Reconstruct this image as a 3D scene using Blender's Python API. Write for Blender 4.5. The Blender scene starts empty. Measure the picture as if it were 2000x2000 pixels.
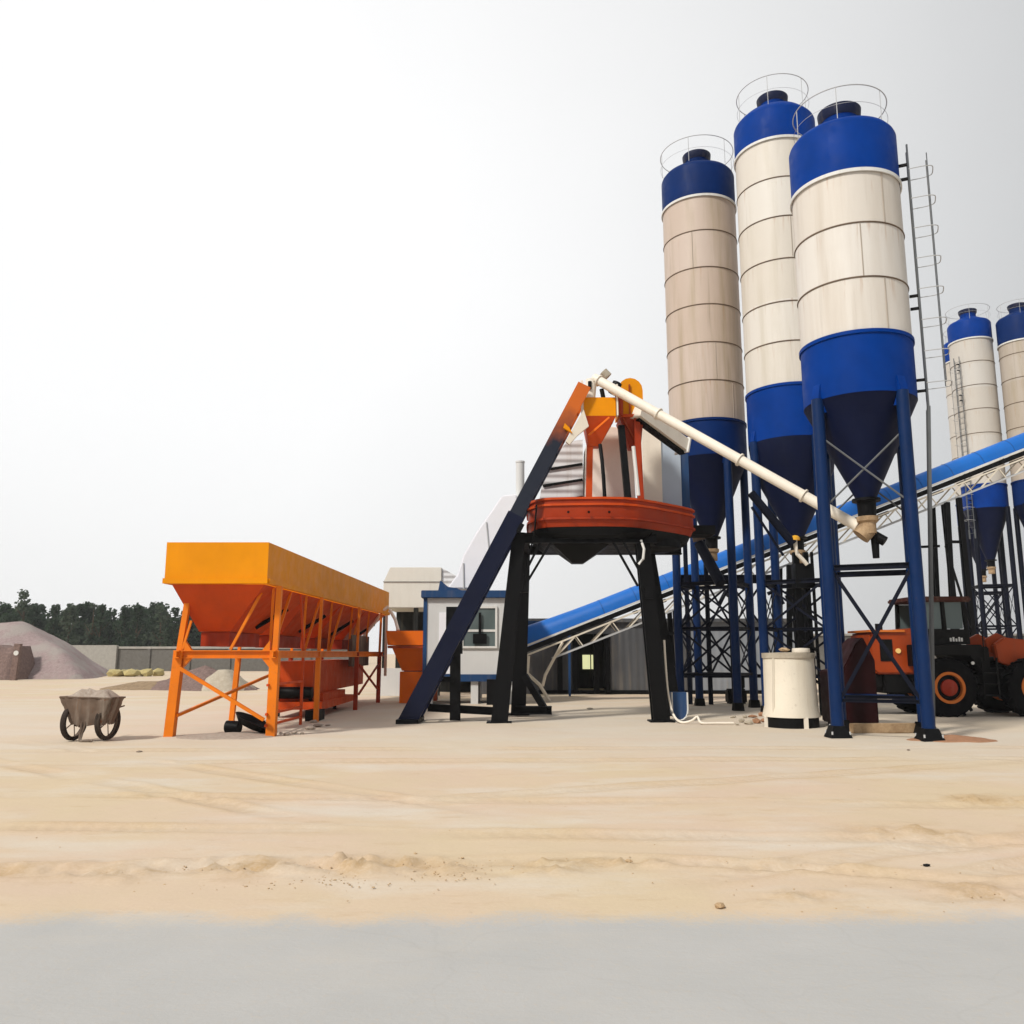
import bpy, math, random
import numpy as np
from mathutils import Vector, Matrix
R = math.radians
random.seed(7)
sc = bpy.context.scene
col = sc.collection
F = 1650.0; TH = math.atan(277 / F); H = 1.7

def P(px, py, Y):                       # photo pixel + real distance -> real point
    y = (1000 - py) / F
    t = Y / (math.cos(TH) - y * math.sin(TH))
    return Vector(((px - 1000) / F * t, Y, H + t * (y * math.cos(TH) + math.sin(TH))))

def lin(r, g, b):
    f = lambda c: (c / 255 / 12.92) if c / 255 <= .04045 else ((c / 255 + .055) / 1.055) ** 2.4
    return (f(r), f(g), f(b))

# ------------------------------------------------------------------ materials
def _mat(name):
    m = bpy.data.materials.new(name); m.use_nodes = True
    nt = m.node_tree; b = nt.nodes['Principled BSDF']
    return m, nt, b

def N(nt, typ, **kw):
    n = nt.nodes.new(typ)
    for k, v in kw.items():
        if k.startswith('i_'):
            n.inputs[k[2:]].default_value = v
        else:
            setattr(n, k, v)
    return n

def ramp(nt, src, a, b, lo=0.0, hi=1.0):
    r = N(nt, 'ShaderNodeMapRange'); r.inputs['From Min'].default_value = a; r.inputs['From Max'].default_value = b
    r.inputs['To Min'].default_value = lo; r.inputs['To Max'].default_value = hi
    nt.links.new(src, r.inputs['Value']); return r.outputs[0]

def mixc(nt, fac, a, b, mode='MIX'):
    m = N(nt, 'ShaderNodeMix', data_type='RGBA', blend_type=mode)
    for inp, v in ((m.inputs[0], fac), (m.inputs[6], a), (m.inputs[7], b)):
        if hasattr(v, 'links'): nt.links.new(v, inp)
        elif isinstance(v, (int, float)): inp.default_value = v
        else: inp.default_value = (*v, 1)
    return m.outputs[2]

def noise(nt, vec, scale, detail=4, rough=.55, mapscale=None):
    if mapscale:
        mp = N(nt, 'ShaderNodeMapping'); mp.inputs['Scale'].default_value = mapscale
        nt.links.new(vec, mp.inputs['Vector']); vec = mp.outputs[0]
    n = N(nt, 'ShaderNodeTexNoise'); n.inputs['Scale'].default_value = scale
    n.inputs['Detail'].default_value = detail; n.inputs['Roughness'].default_value = rough
    nt.links.new(vec, n.inputs['Vector']); return n.outputs['Fac']

def paint(name, c, rough=.45, var=.18, streak=.25, dirt=(.30, .24, .17), rust=0.0, metal=0.0, bump=.15, spec=.28, wear=1.0):
    m, nt, b = _mat(name)
    tc = N(nt, 'ShaderNodeTexCoord').outputs['Object']
    n1 = noise(nt, tc, 1.3, 5)
    base = mixc(nt, ramp(nt, n1, .35, .7, 0, 1), c, tuple(min(1, x * (1 - var)) for x in c))
    s = noise(nt, tc, 1.0, 4, .6, (5, 5, .35))
    base = mixc(nt, ramp(nt, s, .52, .8, 0, streak), base, dirt)
    if rust > 0:
        r = noise(nt, tc, 7, 6, .7)
        base = mixc(nt, ramp(nt, r, .62, .70, 0, rust), base, (.16, .06, .022))
        r2 = noise(nt, tc, 2.2, 5, .7, (4, 4, .5))
        base = mixc(nt, ramp(nt, r2, .60, .75, 0, rust * .7), base, (.22, .10, .045))
    nt.links.new(base, b.inputs['Base Color'])
    rn = noise(nt, tc, 3.5, 4)
    nt.links.new(ramp(nt, rn, .3, .7, rough - .08, rough + .15), b.inputs['Roughness'])
    b.inputs['Metallic'].default_value = metal
    b.inputs['Specular IOR Level'].default_value = spec
    if bump:
        bp = N(nt, 'ShaderNodeBump'); bp.inputs['Strength'].default_value = bump; bp.inputs['Distance'].default_value = .02
        nt.links.new(noise(nt, tc, 2.4, 3), bp.inputs['Height']); nt.links.new(bp.outputs[0], b.inputs['Normal'])
    return m

def shell_mat(name, c, band, z0, dirt, amt):
    m, nt, b = _mat(name)
    tc = N(nt, 'ShaderNodeTexCoord').outputs['Object']
    sx = N(nt, 'ShaderNodeSeparateXYZ'); nt.links.new(tc, sx.inputs[0])
    q = N(nt, 'ShaderNodeMath', operation='SUBTRACT'); nt.links.new(sx.outputs[2], q.inputs[0]); q.inputs[1].default_value = z0
    d = N(nt, 'ShaderNodeMath', operation='DIVIDE'); nt.links.new(q.outputs[0], d.inputs[0]); d.inputs[1].default_value = band
    fl = N(nt, 'ShaderNodeMath', operation='FLOOR'); nt.links.new(d.outputs[0], fl.inputs[0])
    fr = N(nt, 'ShaderNodeMath', operation='FRACT'); nt.links.new(d.outputs[0], fr.inputs[0])
    wn = N(nt, 'ShaderNodeTexWhiteNoise', noise_dimensions='1D'); nt.links.new(fl.outputs[0], wn.inputs['W'])
    base = mixc(nt, wn.outputs['Value'], c, tuple(x * k for x, k in zip(c, (.93, .90, .86))))
    s = noise(nt, tc, 1.0, 5, .62, (2.2, 2.2, .16))
    base = mixc(nt, ramp(nt, s, .45, .75, 0, amt), base, dirt)
    s2 = noise(nt, tc, 1.0, 3, .5, (7, 7, .3))
    base = mixc(nt, ramp(nt, s2, .6, .8, 0, amt * .7), base, tuple(x * .7 for x in dirt))
    # grime that runs down from each weld, thin rust stains
    r = noise(nt, tc, 1.0, 4, .6, (9, 9, .7))
    rr = N(nt, 'ShaderNodeMath', operation='MULTIPLY'); nt.links.new(ramp(nt, r, .58, .72), rr.inputs[0])
    nt.links.new(ramp(nt, fr.outputs[0], .5, 1.0, 0, .6), rr.inputs[1])
    base = mixc(nt, rr.outputs[0], base, (.40, .22, .11))
    nt.links.new(base, b.inputs['Base Color'])
    b.inputs['Roughness'].default_value = .5
    b.inputs['Specular IOR Level'].default_value = .35
    bp = N(nt, 'ShaderNodeBump'); bp.inputs['Strength'].default_value = .25; bp.inputs['Distance'].default_value = .03
    nt.links.new(noise(nt, tc, 1.4, 2), bp.inputs['Height']); nt.links.new(bp.outputs[0], b.inputs['Normal'])
    return m

def rocky(name, c1, c2, scale=6, bump=.6, rough=.95, c3=None):
    m, nt, b = _mat(name)
    tc = N(nt, 'ShaderNodeTexCoord').outputs['Object']
    a = noise(nt, tc, scale * .12, 4); f = noise(nt, tc, scale, 8, .7)
    base = mixc(nt, ramp(nt, f, .3, .7), c1, c2)
    if c3: base = mixc(nt, ramp(nt, a, .45, .62), base, c3)
    nt.links.new(base, b.inputs['Base Color']); b.inputs['Roughness'].default_value = rough
    b.inputs['Specular IOR Level'].default_value = .2
    bp = N(nt, 'ShaderNodeBump'); bp.inputs['Strength'].default_value = bump; bp.inputs['Distance'].default_value = .08
    nt.links.new(f, bp.inputs['Height']); nt.links.new(bp.outputs[0], b.inputs['Normal'])
    return m

def corrugated(name, c, pitch=.25, depth=.5, axis=0):
    m = paint(name, c, .55, .15, .35)
    nt = m.node_tree; b = nt.nodes['Principled BSDF']
    tc = N(nt, 'ShaderNodeTexCoord').outputs['Object']
    w = N(nt, 'ShaderNodeTexWave', wave_type='BANDS', bands_direction='XYZ'[axis] if axis < 3 else 'X')
    w.inputs['Scale'].default_value = 1 / pitch * .314
    nt.links.new(tc, w.inputs['Vector'])
    bp = N(nt, 'ShaderNodeBump'); bp.inputs['Strength'].default_value = depth; bp.inputs['Distance'].default_value = .03
    nt.links.new(w.outputs['Fac'], bp.inputs['Height']); nt.links.new(bp.outputs[0], b.inputs['Normal'])
    return m

M = {}
M['orange'] = paint('orange_yellow_paint', (.78, .285, .002), .5, .12, .16, dirt=(.55, .14, .004), spec=.12)
M['orange_leg'] = paint('orange_leg_paint', (.80, .20, .004), .5, .2, .2, dirt=(.40, .15, .04), rust=.25)
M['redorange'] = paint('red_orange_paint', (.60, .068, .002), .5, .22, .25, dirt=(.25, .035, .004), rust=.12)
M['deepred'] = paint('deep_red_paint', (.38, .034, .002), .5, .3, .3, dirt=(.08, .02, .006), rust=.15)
M['orange2'] = paint('bright_orange_paint', (.88, .17, .004), .5, .12, .12, dirt=(.5, .12, .02))
M['blue'] = paint('silo_blue_paint', (.0002, .037, .245), .5, .2, .12, dirt=(.0006, .04, .19), spec=.06)
M['blue_dim'] = paint('faded_navy_paint', (.0006, .020, .115), .5, .2, .2, dirt=(.003, .016, .07), spec=.08)
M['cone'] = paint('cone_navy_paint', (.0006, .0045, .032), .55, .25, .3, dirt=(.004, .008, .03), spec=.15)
M['leg_blue'] = paint('leg_blue_paint', (.0006, .019, .088), .42, .2, .2, dirt=(.01, .025, .06), spec=.18, rust=.1)
M['frame_navy'] = paint('frame_navy_paint', (.002, .004, .014), .5, .2, .25, dirt=(.01, .01, .014), spec=.15)
M['black'] = paint('black_steel', (.002, .0022, .003), .5, .2, .15, dirt=(.012, .01, .009), spec=.15)
M['navy'] = paint('track_navy_steel', (.003, .006, .026), .42, .2, .2, dirt=(.012, .012, .018), spec=.2)
M['darkrim'] = paint('dark_rim', (.002, .008, .045), .5, .2, .2)
M['belt_blue'] = paint('cover_blue_sheet', (.006, .13, .50), .42, .10, .08, dirt=(.08, .2, .45), bump=.05)
M['cream'] = paint('cream_enamel', (.74, .68, .57), .5, .1, .3, dirt=(.45, .35, .22), rust=.2)
M['ivory'] = paint('ivory_tube_paint', (.82, .76, .66), .42, .1, .25, dirt=(.5, .4, .28), rust=.12)
M['beige'] = paint('beige_cladding', (.68, .66, .60), .6, .06, .15)
M['white'] = paint('white_wall', (.62, .63, .63), .55, .06, .15, dirt=(.38, .36, .33))
M['trim_blue'] = paint('trim_blue', (.012, .055, .16), .45, .15, .2)
M['greyrail'] = paint('galvanised_rail', (.50, .51, .52), .5, .15, .1)
M['darkrail'] = paint('dark_ladder_steel', (.12, .13, .14), .5, .2, .2)
M['rimwhite'] = paint('white_flange', (.70, .70, .68), .5, .1, .3)
M['seam'] = paint('weld_seam', (.17, .125, .09), .8, .3, .4, rust=.5)
M['strip'] = paint('joint_strip', (.42, .36, .30), .7, .2, .4, rust=.3)
M['shell_c'] = shell_mat('cream_silo_sheet', (.69, .66, .62), 1.26, 8.53, (.47, .40, .32), .5)
M['shell_b'] = shell_mat('cream_tall_silo_sheet', (.675, .645, .595), 1.325, 9.51, (.45, .40, .30), .5)
M['shell_a'] = shell_mat('tan_dusty_silo_sheet', (.54, .45, .39), 1.31, 9.15, (.33, .26, .16), .8)
M['shell_d'] = shell_mat('pale_far_silo_sheet', (.56, .54, .51), 1.4, 11.0, (.5, .45, .38), .3)
M['shell_e'] = shell_mat('tan_far_silo_sheet', (.46, .41, .36), 1.4, 11.0, (.34, .28, .18), .7)
M['rubber'] = paint('tyre_rubber', (.004, .004, .005), .85, .2, .3, dirt=(.03, .024, .018), spec=.12)
M['cart_tyre'] = paint('muddy_tyre', (.035, .025, .02), .9, .4, .6, dirt=(.2, .15, .11), rust=.3)
M['rim_or'] = paint('rim_orange', (.62, .16, .02), .5, .2, .3, rust=.2)
M['hub_red'] = paint('hub_red', (.36, .03, .01), .5, .2, .3)
M['ldr_or'] = paint('loader_orange', (.34, .045, .003), .42, .2, .4, dirt=(.12, .05, .025))
M['ldr_blk'] = paint('loader_black', (.003, .003, .0035), .5, .2, .2, dirt=(.02, .017, .013), spec=.15)
M['roof_brn'] = paint('roof_brown', (.06, .010, .004), .55, .2, .3)
M['maroon'] = paint('maroon_black', (.022, .002, .003), .5, .3, .3, dirt=(.02, .012, .01), spec=.15)
M['rusty'] = paint('rusty_cement_tub', (.17, .12, .09), .9, .5, .95, dirt=(.36, .31, .26), rust=.9, bump=.9)
M['cement'] = rocky('cement_crust', (.46, .40, .34), (.30, .235, .19), 14, .5)
M['gravel'] = rocky('pink_gravel', (.37, .285, .28), (.24, .185, .182), 5, .9, c3=(.33, .29, .27))
M['gravel2'] = rocky('brown_gravel', (.26, .18, .16), (.13, .09, .08), 6, .9)
M['dirt'] = rocky('dry_dirt', (.34, .25, .16), (.20, .14, .085), 5, .6)
M['stone'] = rocky('pale_stone', (.48, .43, .35), (.34, .29, .22), 4, .4)
M['clod'] = rocky('sand_clod', (.58, .43, .27), (.44, .30, .17), 9, .6)
M['brick'] = rocky('broken_brick', (.42, .22, .13), (.30, .16, .09), 9, .6)
M['timber'] = rocky('dusty_timber', (.50, .36, .22), (.32, .21, .12), 8, .4)
M['concrete'] = rocky('wall_concrete', (.17, .165, .155), (.12, .115, .105), 3, .3)
M['capstone'] = rocky('cap_concrete', (.40, .39, .36), (.3, .29, .27), 3, .3)
M['shed'] = corrugated('dark_shed_sheet', (.085, .088, .095), .3)
M['shed2'] = corrugated('pale_shed_sheet', (.26, .28, .31), .3)
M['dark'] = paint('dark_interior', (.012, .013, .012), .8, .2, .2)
M['louvre'] = corrugated('grey_ribbed_sheet', (.66, .67, .69), .22, .9, 2)
M['cream_bright'] = paint('bright_cream_sheet', (.90, .82, .73), .5, .06, .12, dirt=(.6, .48, .36), rust=.08)
M['pale'] = paint('pale_panel', (.84, .85, .90), .4, .04, .06, dirt=(.7, .7, .72))
M['skypanel'] = paint('sky_blue_panel', (.42, .50, .60), .45, .1, .2)
M['bark'] = rocky('bark', (.10, .075, .05), (.06, .045, .03), 8, .5)
M['yellow'] = paint('yellow_cap', (.72, .36, .02), .5, .2, .3)
M['scrap'] = rocky('yellow_scrap', (.5, .42, .18), (.36, .30, .16), 5, .5)
def leafm(name, c1, c2):
    m, nt, b = _mat(name)
    tc = N(nt, 'ShaderNodeTexCoord').outputs['Object']
    f = noise(nt, tc, .35, 4)
    nt.links.new(mixc(nt, ramp(nt, f, .35, .65), c1, c2), b.inputs['Base Color'])
    b.inputs['Roughness'].default_value = .9; b.inputs['Specular IOR Level'].default_value = .0
    tr_ = N(nt, 'ShaderNodeBsdfTranslucent'); tr_.inputs['Color'].default_value = (*[x * 1.3 for x in c2], 1)
    mx_ = N(nt, 'ShaderNodeMixShader'); mx_.inputs[0].default_value = .45
    nt.links.new(b.outputs[0], mx_.inputs[1]); nt.links.new(tr_.outputs[0], mx_.inputs[2]); nt.links.new(mx_.outputs[0], nt.nodes['Material Output'].inputs[0])
    return m
M['leaf'] = leafm('dark_leaves', (.034, .054, .036), (.048, .074, .046))
M['leaf2'] = leafm('greyish_leaves', (.055, .080, .055), (.085, .11, .075))
m, nt, b = _mat('window_glass'); b.inputs['Base Color'].default_value = (.10, .13, .13, 1); b.inputs['Roughness'].default_value = .08; M['glass'] = m
m, nt, b = _mat('lit_window'); b.inputs['Base Color'].default_value = (.5, .5, .4, 1)
b.inputs['Emission Color'].default_value = (.85, .85, .45, 1); b.inputs['Emission Strength'].default_value = .8; M['lit'] = m
m, nt, b = _mat('lamp_lens'); b.inputs['Base Color'].default_value = (.9, .6, .2, 1); b.inputs['Roughness'].default_value = .2; M['lens'] = m

# ------------------------------------------------------------------ mesh builder
class MB:
    def __init__(s): s.v = []; s.f = []
    def add(s, vs, fs):
        o = len(s.v); s.v += [tuple(v) for v in vs]; s.f += [tuple(i + o for i in f) for f in fs]; return s
    def box(s, c, d, rot=None):
        c = Vector(c); vs = []
        for z in (-.5, .5):
            for x, y in ((-.5, -.5), (.5, -.5), (.5, .5), (-.5, .5)):
                p = Vector((x * d[0], y * d[1], z * d[2]))
                if rot is not None: p = rot @ p
                vs.append(c + p)
        return s.add(vs, [(3, 2, 1, 0), (4, 5, 6, 7), (0, 1, 5, 4), (1, 2, 6, 5), (2, 3, 7, 6), (3, 0, 4, 7)])
    def b2(s, a, b):
        a = Vector(a); b = Vector(b); return s.box((a + b) / 2, (abs(b.x - a.x), abs(b.y - a.y), abs(b.z - a.z)))
    def frame(s, a, b, up=None):
        d = (b - a).normalized()
        u = Vector(up) if up else (Vector((0, 0, 1)) if abs(d.z) < .9 else Vector((0, 1, 0)))
        x = d.cross(u).normalized(); y = x.cross(d).normalized(); return d, x, y
    def bar(s, a, b, w, h, up=None, w2=None, h2=None):
        a = Vector(a); b = Vector(b); d, x, y = s.frame(a, b, up)
        w2 = w if w2 is None else w2; h2 = h if h2 is None else h2
        vs = [a + x * i * w / 2 + y * j * h / 2 for i, j in ((-1, -1), (1, -1), (1, 1), (-1, 1))] + \
             [b + x * i * w2 / 2 + y * j * h2 / 2 for i, j in ((-1, -1), (1, -1), (1, 1), (-1, 1))]
        return s.add(vs, [(3, 2, 1, 0), (4, 5, 6, 7), (0, 1, 5, 4), (1, 2, 6, 5), (2, 3, 7, 6), (3, 0, 4, 7)])
    def hbeam(s, a, b, w, h, t=.02, up=None, w2=None, h2=None):     # rolled H section
        a = Vector(a); b = Vector(b); d, x, y = s.frame(a, b, up)
        for k in (-1, 1): s.bar(a + y * k * (h / 2 - t / 2), b + y * k * (h / 2 - t / 2), w, t, up)
        return s.bar(a, b, t, h - 2 * t - .002, up)
    def angle(s, a, b, w, t=.012, up=None):                         # rolled angle iron
        a = Vector(a); b = Vector(b); d, x, y = s.frame(a, b, up)
        s.bar(a + y * (w / 2 - t / 2), b + y * (w / 2 - t / 2), w, t, up)
        return s.bar(a + x * (w / 2 - t / 2) - y * t / 2, b + x * (w / 2 - t / 2) - y * t / 2, t, w - t - .002, up)
    def tube(s, a, b, r, r2=None, n=12, cap=True):
        a = Vector(a); b = Vector(b); d, x, y = s.frame(a, b); r2 = r if r2 is None else r2
        vs = []
        for p, q in ((a, r), (b, r2)):
            for i in range(n):
                t = 2 * math.pi * i / n; vs.append(p + x * q * math.cos(t) + y * q * math.sin(t))
        fs = [(i, (i + 1) % n, n + (i + 1) % n, n + i) for i in range(n)]
        if cap: fs += [tuple(range(n))[::-1], tuple(range(n, 2 * n))]
        return s.add(vs, fs)
    def path(s, pts, r, n=8, closed=False):
        pts = [Vector(p) for p in pts]; m = len(pts); vs = []
        for i, p in enumerate(pts):
            if closed: d = pts[(i + 1) % m] - pts[i - 1]
            else: d = pts[min(i + 1, m - 1)] - pts[max(i - 1, 0)]
            d.normalize(); u = Vector((0, 0, 1)) if abs(d.z) < .9 else Vector((0, 1, 0))
            x = d.cross(u).normalized(); y = x.cross(d)
            rr = r[i] if isinstance(r, (list, tuple)) else r
            for k in range(n):
                t = 2 * math.pi * k / n; vs.append(p + x * rr * math.cos(t) + y * rr * math.sin(t))
        fs = []
        for i in range(m if closed else m - 1):
            j = (i + 1) % m
            for k in range(n): fs.append((i * n + k, i * n + (k + 1) % n, j * n + (k + 1) % n, j * n + k))
        if not closed: fs += [tuple(range(n))[::-1], tuple(range((m - 1) * n, m * n))]
        return s.add(vs, fs)
    def ring(s, c, Rr, r, n=48, k=6):
        c = Vector(c)
        return s.path([c + Vector((Rr * math.cos(2 * math.pi * i / n), Rr * math.sin(2 * math.pi * i / n), 0)) for i in range(n)], r, k, True)
    def lathe(s, prof, c=(0, 0, 0), n=48, closed=False, axis=None):
        c = Vector(c); vs = []; m = len(prof)
        for r, z in prof:
            for i in range(n):
                t = 2 * math.pi * i / n; p = Vector((r * math.cos(t), r * math.sin(t), z))
                if axis is not None: p = axis @ p
                vs.append(c + p)
        fs = []
        for j in range(m if closed else m - 1):
            q = (j + 1) % m
            for i in range(n): fs.append((j * n + i, j * n + (i + 1) % n, q * n + (i + 1) % n, q * n + i))
        return s.add(vs, fs)
    def prism(s, poly, ext):
        poly = [Vector(p) for p in poly]; e = Vector(ext); n = len(poly)
        return s.add(poly + [p + e for p in poly], [tuple(range(n))[::-1], tuple(range(n, 2 * n))] + [(i, (i + 1) % n, n + (i + 1) % n, n + i) for i in range(n)])
    def frust(s, a, b, cap=True):                                  # two 4-point rings
        fs = [(i, (i + 1) % 4, 4 + (i + 1) % 4, 4 + i) for i in range(4)]
        if cap: fs += [(3, 2, 1, 0), (4, 5, 6, 7)]
        return s.add(list(a) + list(b), fs)
    def build(s, name, mat, parent=None, label=None, ang=35, bevel=0):
        me = bpy.data.meshes.new(name)
        off = Vector((0, 0, 0)); r = parent
        while r is not None: off += r.location; r = r.parent
        me.from_pydata([tuple(Vector(v) - off) for v in s.v], [], s.f)
        import bmesh
        bm = bmesh.new(); bm.from_mesh(me); bmesh.ops.recalc_face_normals(bm, faces=bm.faces)
        if bevel:
            es = [e for e in bm.edges if len(e.link_faces) == 2 and e.calc_face_angle(0) > .5]
            bmesh.ops.bevel(bm, geom=es, offset=bevel, segments=2, affect='EDGES', clamp_overlap=True)
        bm.to_mesh(me); bm.free()
        me.materials.append(M[mat] if isinstance(mat, str) else mat)
        me.shade_smooth(); me.set_sharp_from_angle(angle=R(ang))
        o = bpy.data.objects.new(name, me); col.objects.link(o)
        if parent is not None: o.parent = parent
        if label: o['label'] = label
        return o

def tag(o, label, cat, group=None, kind=None):
    if label: o['label'] = label
    if cat: o['category'] = cat
    if group: o['group'] = group
    if kind: o['kind'] = kind
    return o
def thing(name, loc, label, cat, group=None):
    o = bpy.data.objects.new(name, None); col.objects.link(o); o.location = loc
    o.empty_display_size = .3
    return tag(o, label, cat, group)
def V(*a): return Vector(a)

# ------------------------------------------------------------------ silos
def silo(cx, cy, label, z, mats, seams, r=1.3, ang=-68, legR=1.2, legr=.13, levels=(3.5, .75), upper=None,
         rail_r=1.0, rail_h=.85, neck=.42, group='cement silos', strips=(), ladder=None, rod=.022, beam=.11, gus=True, foot=.18, cmid=None, sho=.10):
    # z: top, ring, blue, skirt, tip
    t = thing('silo', (cx, cy, 0), label, 'silo', group)
    c = V(cx, cy, 0); A = lambda a: V(math.cos(R(a)), math.sin(R(a)), 0)
    sh = MB().lathe([(r, z['blue']), (r, z['ring'])], c, 64).build('shell', mats[0], t)
    for s_ in seams:
        MB().ring(c + V(0, 0, s_), r + .004, .019, 64).build('seam', 'seam', sh)
    for a, z0, z1 in strips:
        p = c + A(a) * (r + .003); MB().bar(p + V(0, 0, z0), p + V(0, 0, z1), .018, .018).build('joint_strip', 'strip', sh)
    tb = MB().lathe([(r + .012, z['ring']), (r + .012, z['top'] - sho), (r - .01, z['top'] - sho + .06), (r - .08, z['top'] - sho + .15), (r * .80, z['top'] + .10), (r * .62, z['top'] + .24), (neck + .10, z['top'] + .34), (neck, z['top'] + .38)], c, 64).build('top_band', mats[1], t)
    MB().lathe([(r + .02, z['ring'] - .06), (r + .05, z['ring'] - .06), (r + .05, z['ring'] + .02), (r + .02, z['ring'] + .02)], c, 64, True).build('flange_ring', 'rimwhite', t)
    nk = z['top'] + .34
    MB().lathe([(neck, nk), (neck, nk + .34), (neck + .05, nk + .42), (neck + .05, nk + .48), (neck, nk + .50), (0.01, nk + .54)], c, 40).build('dust_filter', mats[1], t)
    f2 = MB().lathe([(neck + .01, nk + .26), (neck + .06, nk + .36), (neck + .075, nk + .51), (neck - .02, nk + .55)], c, 40, True).build('filter_rim', 'darkrim', t)
    # guard rail
    gr = MB().ring(c + V(0, 0, z['top'] + rail_h), rail_r, .013, 64).ring(c + V(0, 0, z['top'] + rail_h * .5), rail_r, .005, 64).build('guard_rail', 'greyrail', t)
    for k in range(6):
        p = c + A(5 + 60 * k) * rail_r; MB().tube(p + V(0, 0, z['top'] - .02), p + V(0, 0, z['top'] + rail_h), .010, n=6).build('post', 'greyrail', gr)
    # skirt and cone
    MB().lathe([(r + .025, z['blue'] + .05), (r + .045, z['blue'] + .05), (r + .045, z['blue'] - .03), (r + .014, z['blue'] - .03), (r + .014, z['skirt'])], c, 64).build('bottom_band', mats[1], t)
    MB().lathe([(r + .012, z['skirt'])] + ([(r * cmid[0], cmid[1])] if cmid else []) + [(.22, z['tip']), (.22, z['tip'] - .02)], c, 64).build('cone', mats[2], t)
    o = MB().lathe([(.22, z['tip'] - .02), (.30, z['tip'] - .02), (.30, z['tip'] - .08), (.2, z['tip'] - .08), (.19, z['tip'] - .42)], c, 24).build('outlet', 'black', t)
    MB().lathe([(.2, z['tip'] - .42), (.23, z['tip'] - .42), (.22, z['tip'] - .52), (.17, z['tip'] - .56), (.17, z['tip'] - .8)], c, 24).build('sleeve', 'timber', o)
    # legs
    pts = [c + A(ang + 90 * k) * legR for k in range(4)]
    for i, p in enumerate(pts):
        lg = MB().tube(p, p + V(0, 0, z['skirt'] + .02), legr, n=20).build('leg', mats[3], t)
        MB().frust([p + V(x * foot * .88, y * foot * .88, .0) for x, y in ((-1, -1), (1, -1), (1, 1), (-1, 1))],
                   [p + V(x * .135, y * .135, .24) for x, y in ((-1, -1), (1, -1), (1, 1), (-1, 1))]).build('foot_plate', 'black', lg)
        if foot > .2:
            for bx_, by_ in ((-1, -1), (1, -1), (1, 1), (-1, 1)): MB().tube(p + V(bx_ * .18, by_ * .18, .06), p + V(bx_ * .18, by_ * .18, .13), .018, n=6).build('anchor_bolt', 'greyrail', lg)
        if gus:
            d = A(ang + 90 * i); q = c + d * (r + .015) + V(0, 0, z['skirt'])
            tt = V(-d.y, d.x, 0)
            MB().prism([q + tt * .11 + V(0, 0, -.28), q + tt * .11 + d * .07 + V(0, 0, -.05), q + tt * .11 + d * .07 + V(0, 0, .06), q + tt * .11 + V(0, 0, .36), q + tt * .11 - d * .2 + V(0, 0, -.28)], -tt * .22).build('gusset', mats[1], lg)
    for j, lv in enumerate(levels):
        for i in range(4):
            a, b = pts[i], pts[(i + 1) % 4]; d = (b - a).normalized()
            a2 = a + d * legr * .8; b2 = b - d * legr * .8
            w = beam if j == 0 else beam * .6
            MB().hbeam(a2 + V(0, 0, lv), b2 + V(0, 0, lv), w, w * 1.1, .014).build('cross_beam', 'frame_navy', t)
    for hi, lo in zip(levels[:-1], levels[1:]):
        for i in range(4):
            a, b = pts[i], pts[(i + 1) % 4]; d = (b - a).normalized(); off = V(-d.y, d.x, 0) * .03
            a2 = a + d * legr * .8; b2 = b - d * legr * .8
            MB().bar(a2 + V(0, 0, hi - .08) + off, b2 + V(0, 0, lo + .05) + off, .012, .065).build('brace', 'frame_navy', t)
            MB().bar(a2 + V(0, 0, lo + .05) - off, b2 + V(0, 0, hi - .08) - off, .012, .065).build('brace', 'frame_navy', t)
    if upper:
        for i in range(4):
            a, b = pts[i], pts[(i + 1) % 4]; d = (b - a).normalized()
            a2 = a + d * legr * .8; b2 = b - d * legr * .8
            MB().tube(a2 + V(0, 0, upper[0]), b2 + V(0, 0, upper[1]), rod, n=6).build('tie_rod', 'darkrail', t)
            MB().tube(a2 + V(0, 0, upper[1]) + V(-d.y, d.x, 0) * .05, b2 + V(0, 0, upper[0]) + V(-d.y, d.x, 0) * .05, rod, n=6).build('tie_rod', 'darkrail', t)
    if ladder:
        la, z0, z1, zc = ladder
        d = A(la); tt = V(-d.y, d.x, 0)
        base = c + d * (r + .20)
        L = MB(); zk = z['skirt'] - .2 if foot > .2 else z0 + .5
        inn = -d * .42 if foot > .2 else V(0, 0, 0)
        for k in (-1, 1): L.bar(base + tt * .17 * k + V(0, 0, zk), base + tt * .17 * k + V(0, 0, z1), .032, .032).bar(base + inn + tt * .17 * k + V(0, 0, z0), base + tt * .17 * k + V(0, 0, zk), .06, .06)
        L = L.build('caged_ladder', 'darkrail', t)
        q = z0 + .3
        while q < z1 - .1:
            bi = inn * max(0, (zk - q) / (zk - z0)); MB().tube(base + bi + tt * .16 + V(0, 0, q), base + bi - tt * .16 + V(0, 0, q), .010, n=6).build('rung', 'darkrail', L); q += .33
        q = zc
        while q < z1 - .3:
            for e in (0,):
                sg_ = lambda v_: math.copysign(abs(v_) ** .45, v_)
                pts2 = [base + tt * .27 * sg_(math.cos(u)) + d * .50 * sg_(math.sin(u)) + V(0, 0, q + e) for u in [math.pi * w / 16 for w in range(17)]]
                MB().path(pts2, .011, 5).build('hoop', 'greyrail', L)
            q += .72
        for u in (.5, .28, .72):
            p = base + tt * .26 * math.cos(math.pi * u) + d * .50 * math.sin(math.pi * u)
            if u == .5: continue
            MB().tube(p + V(0, 0, zc), p + V(0, 0, z1 - .3), .012, n=5).build('cage_strip', 'darkrail', L)
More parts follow.
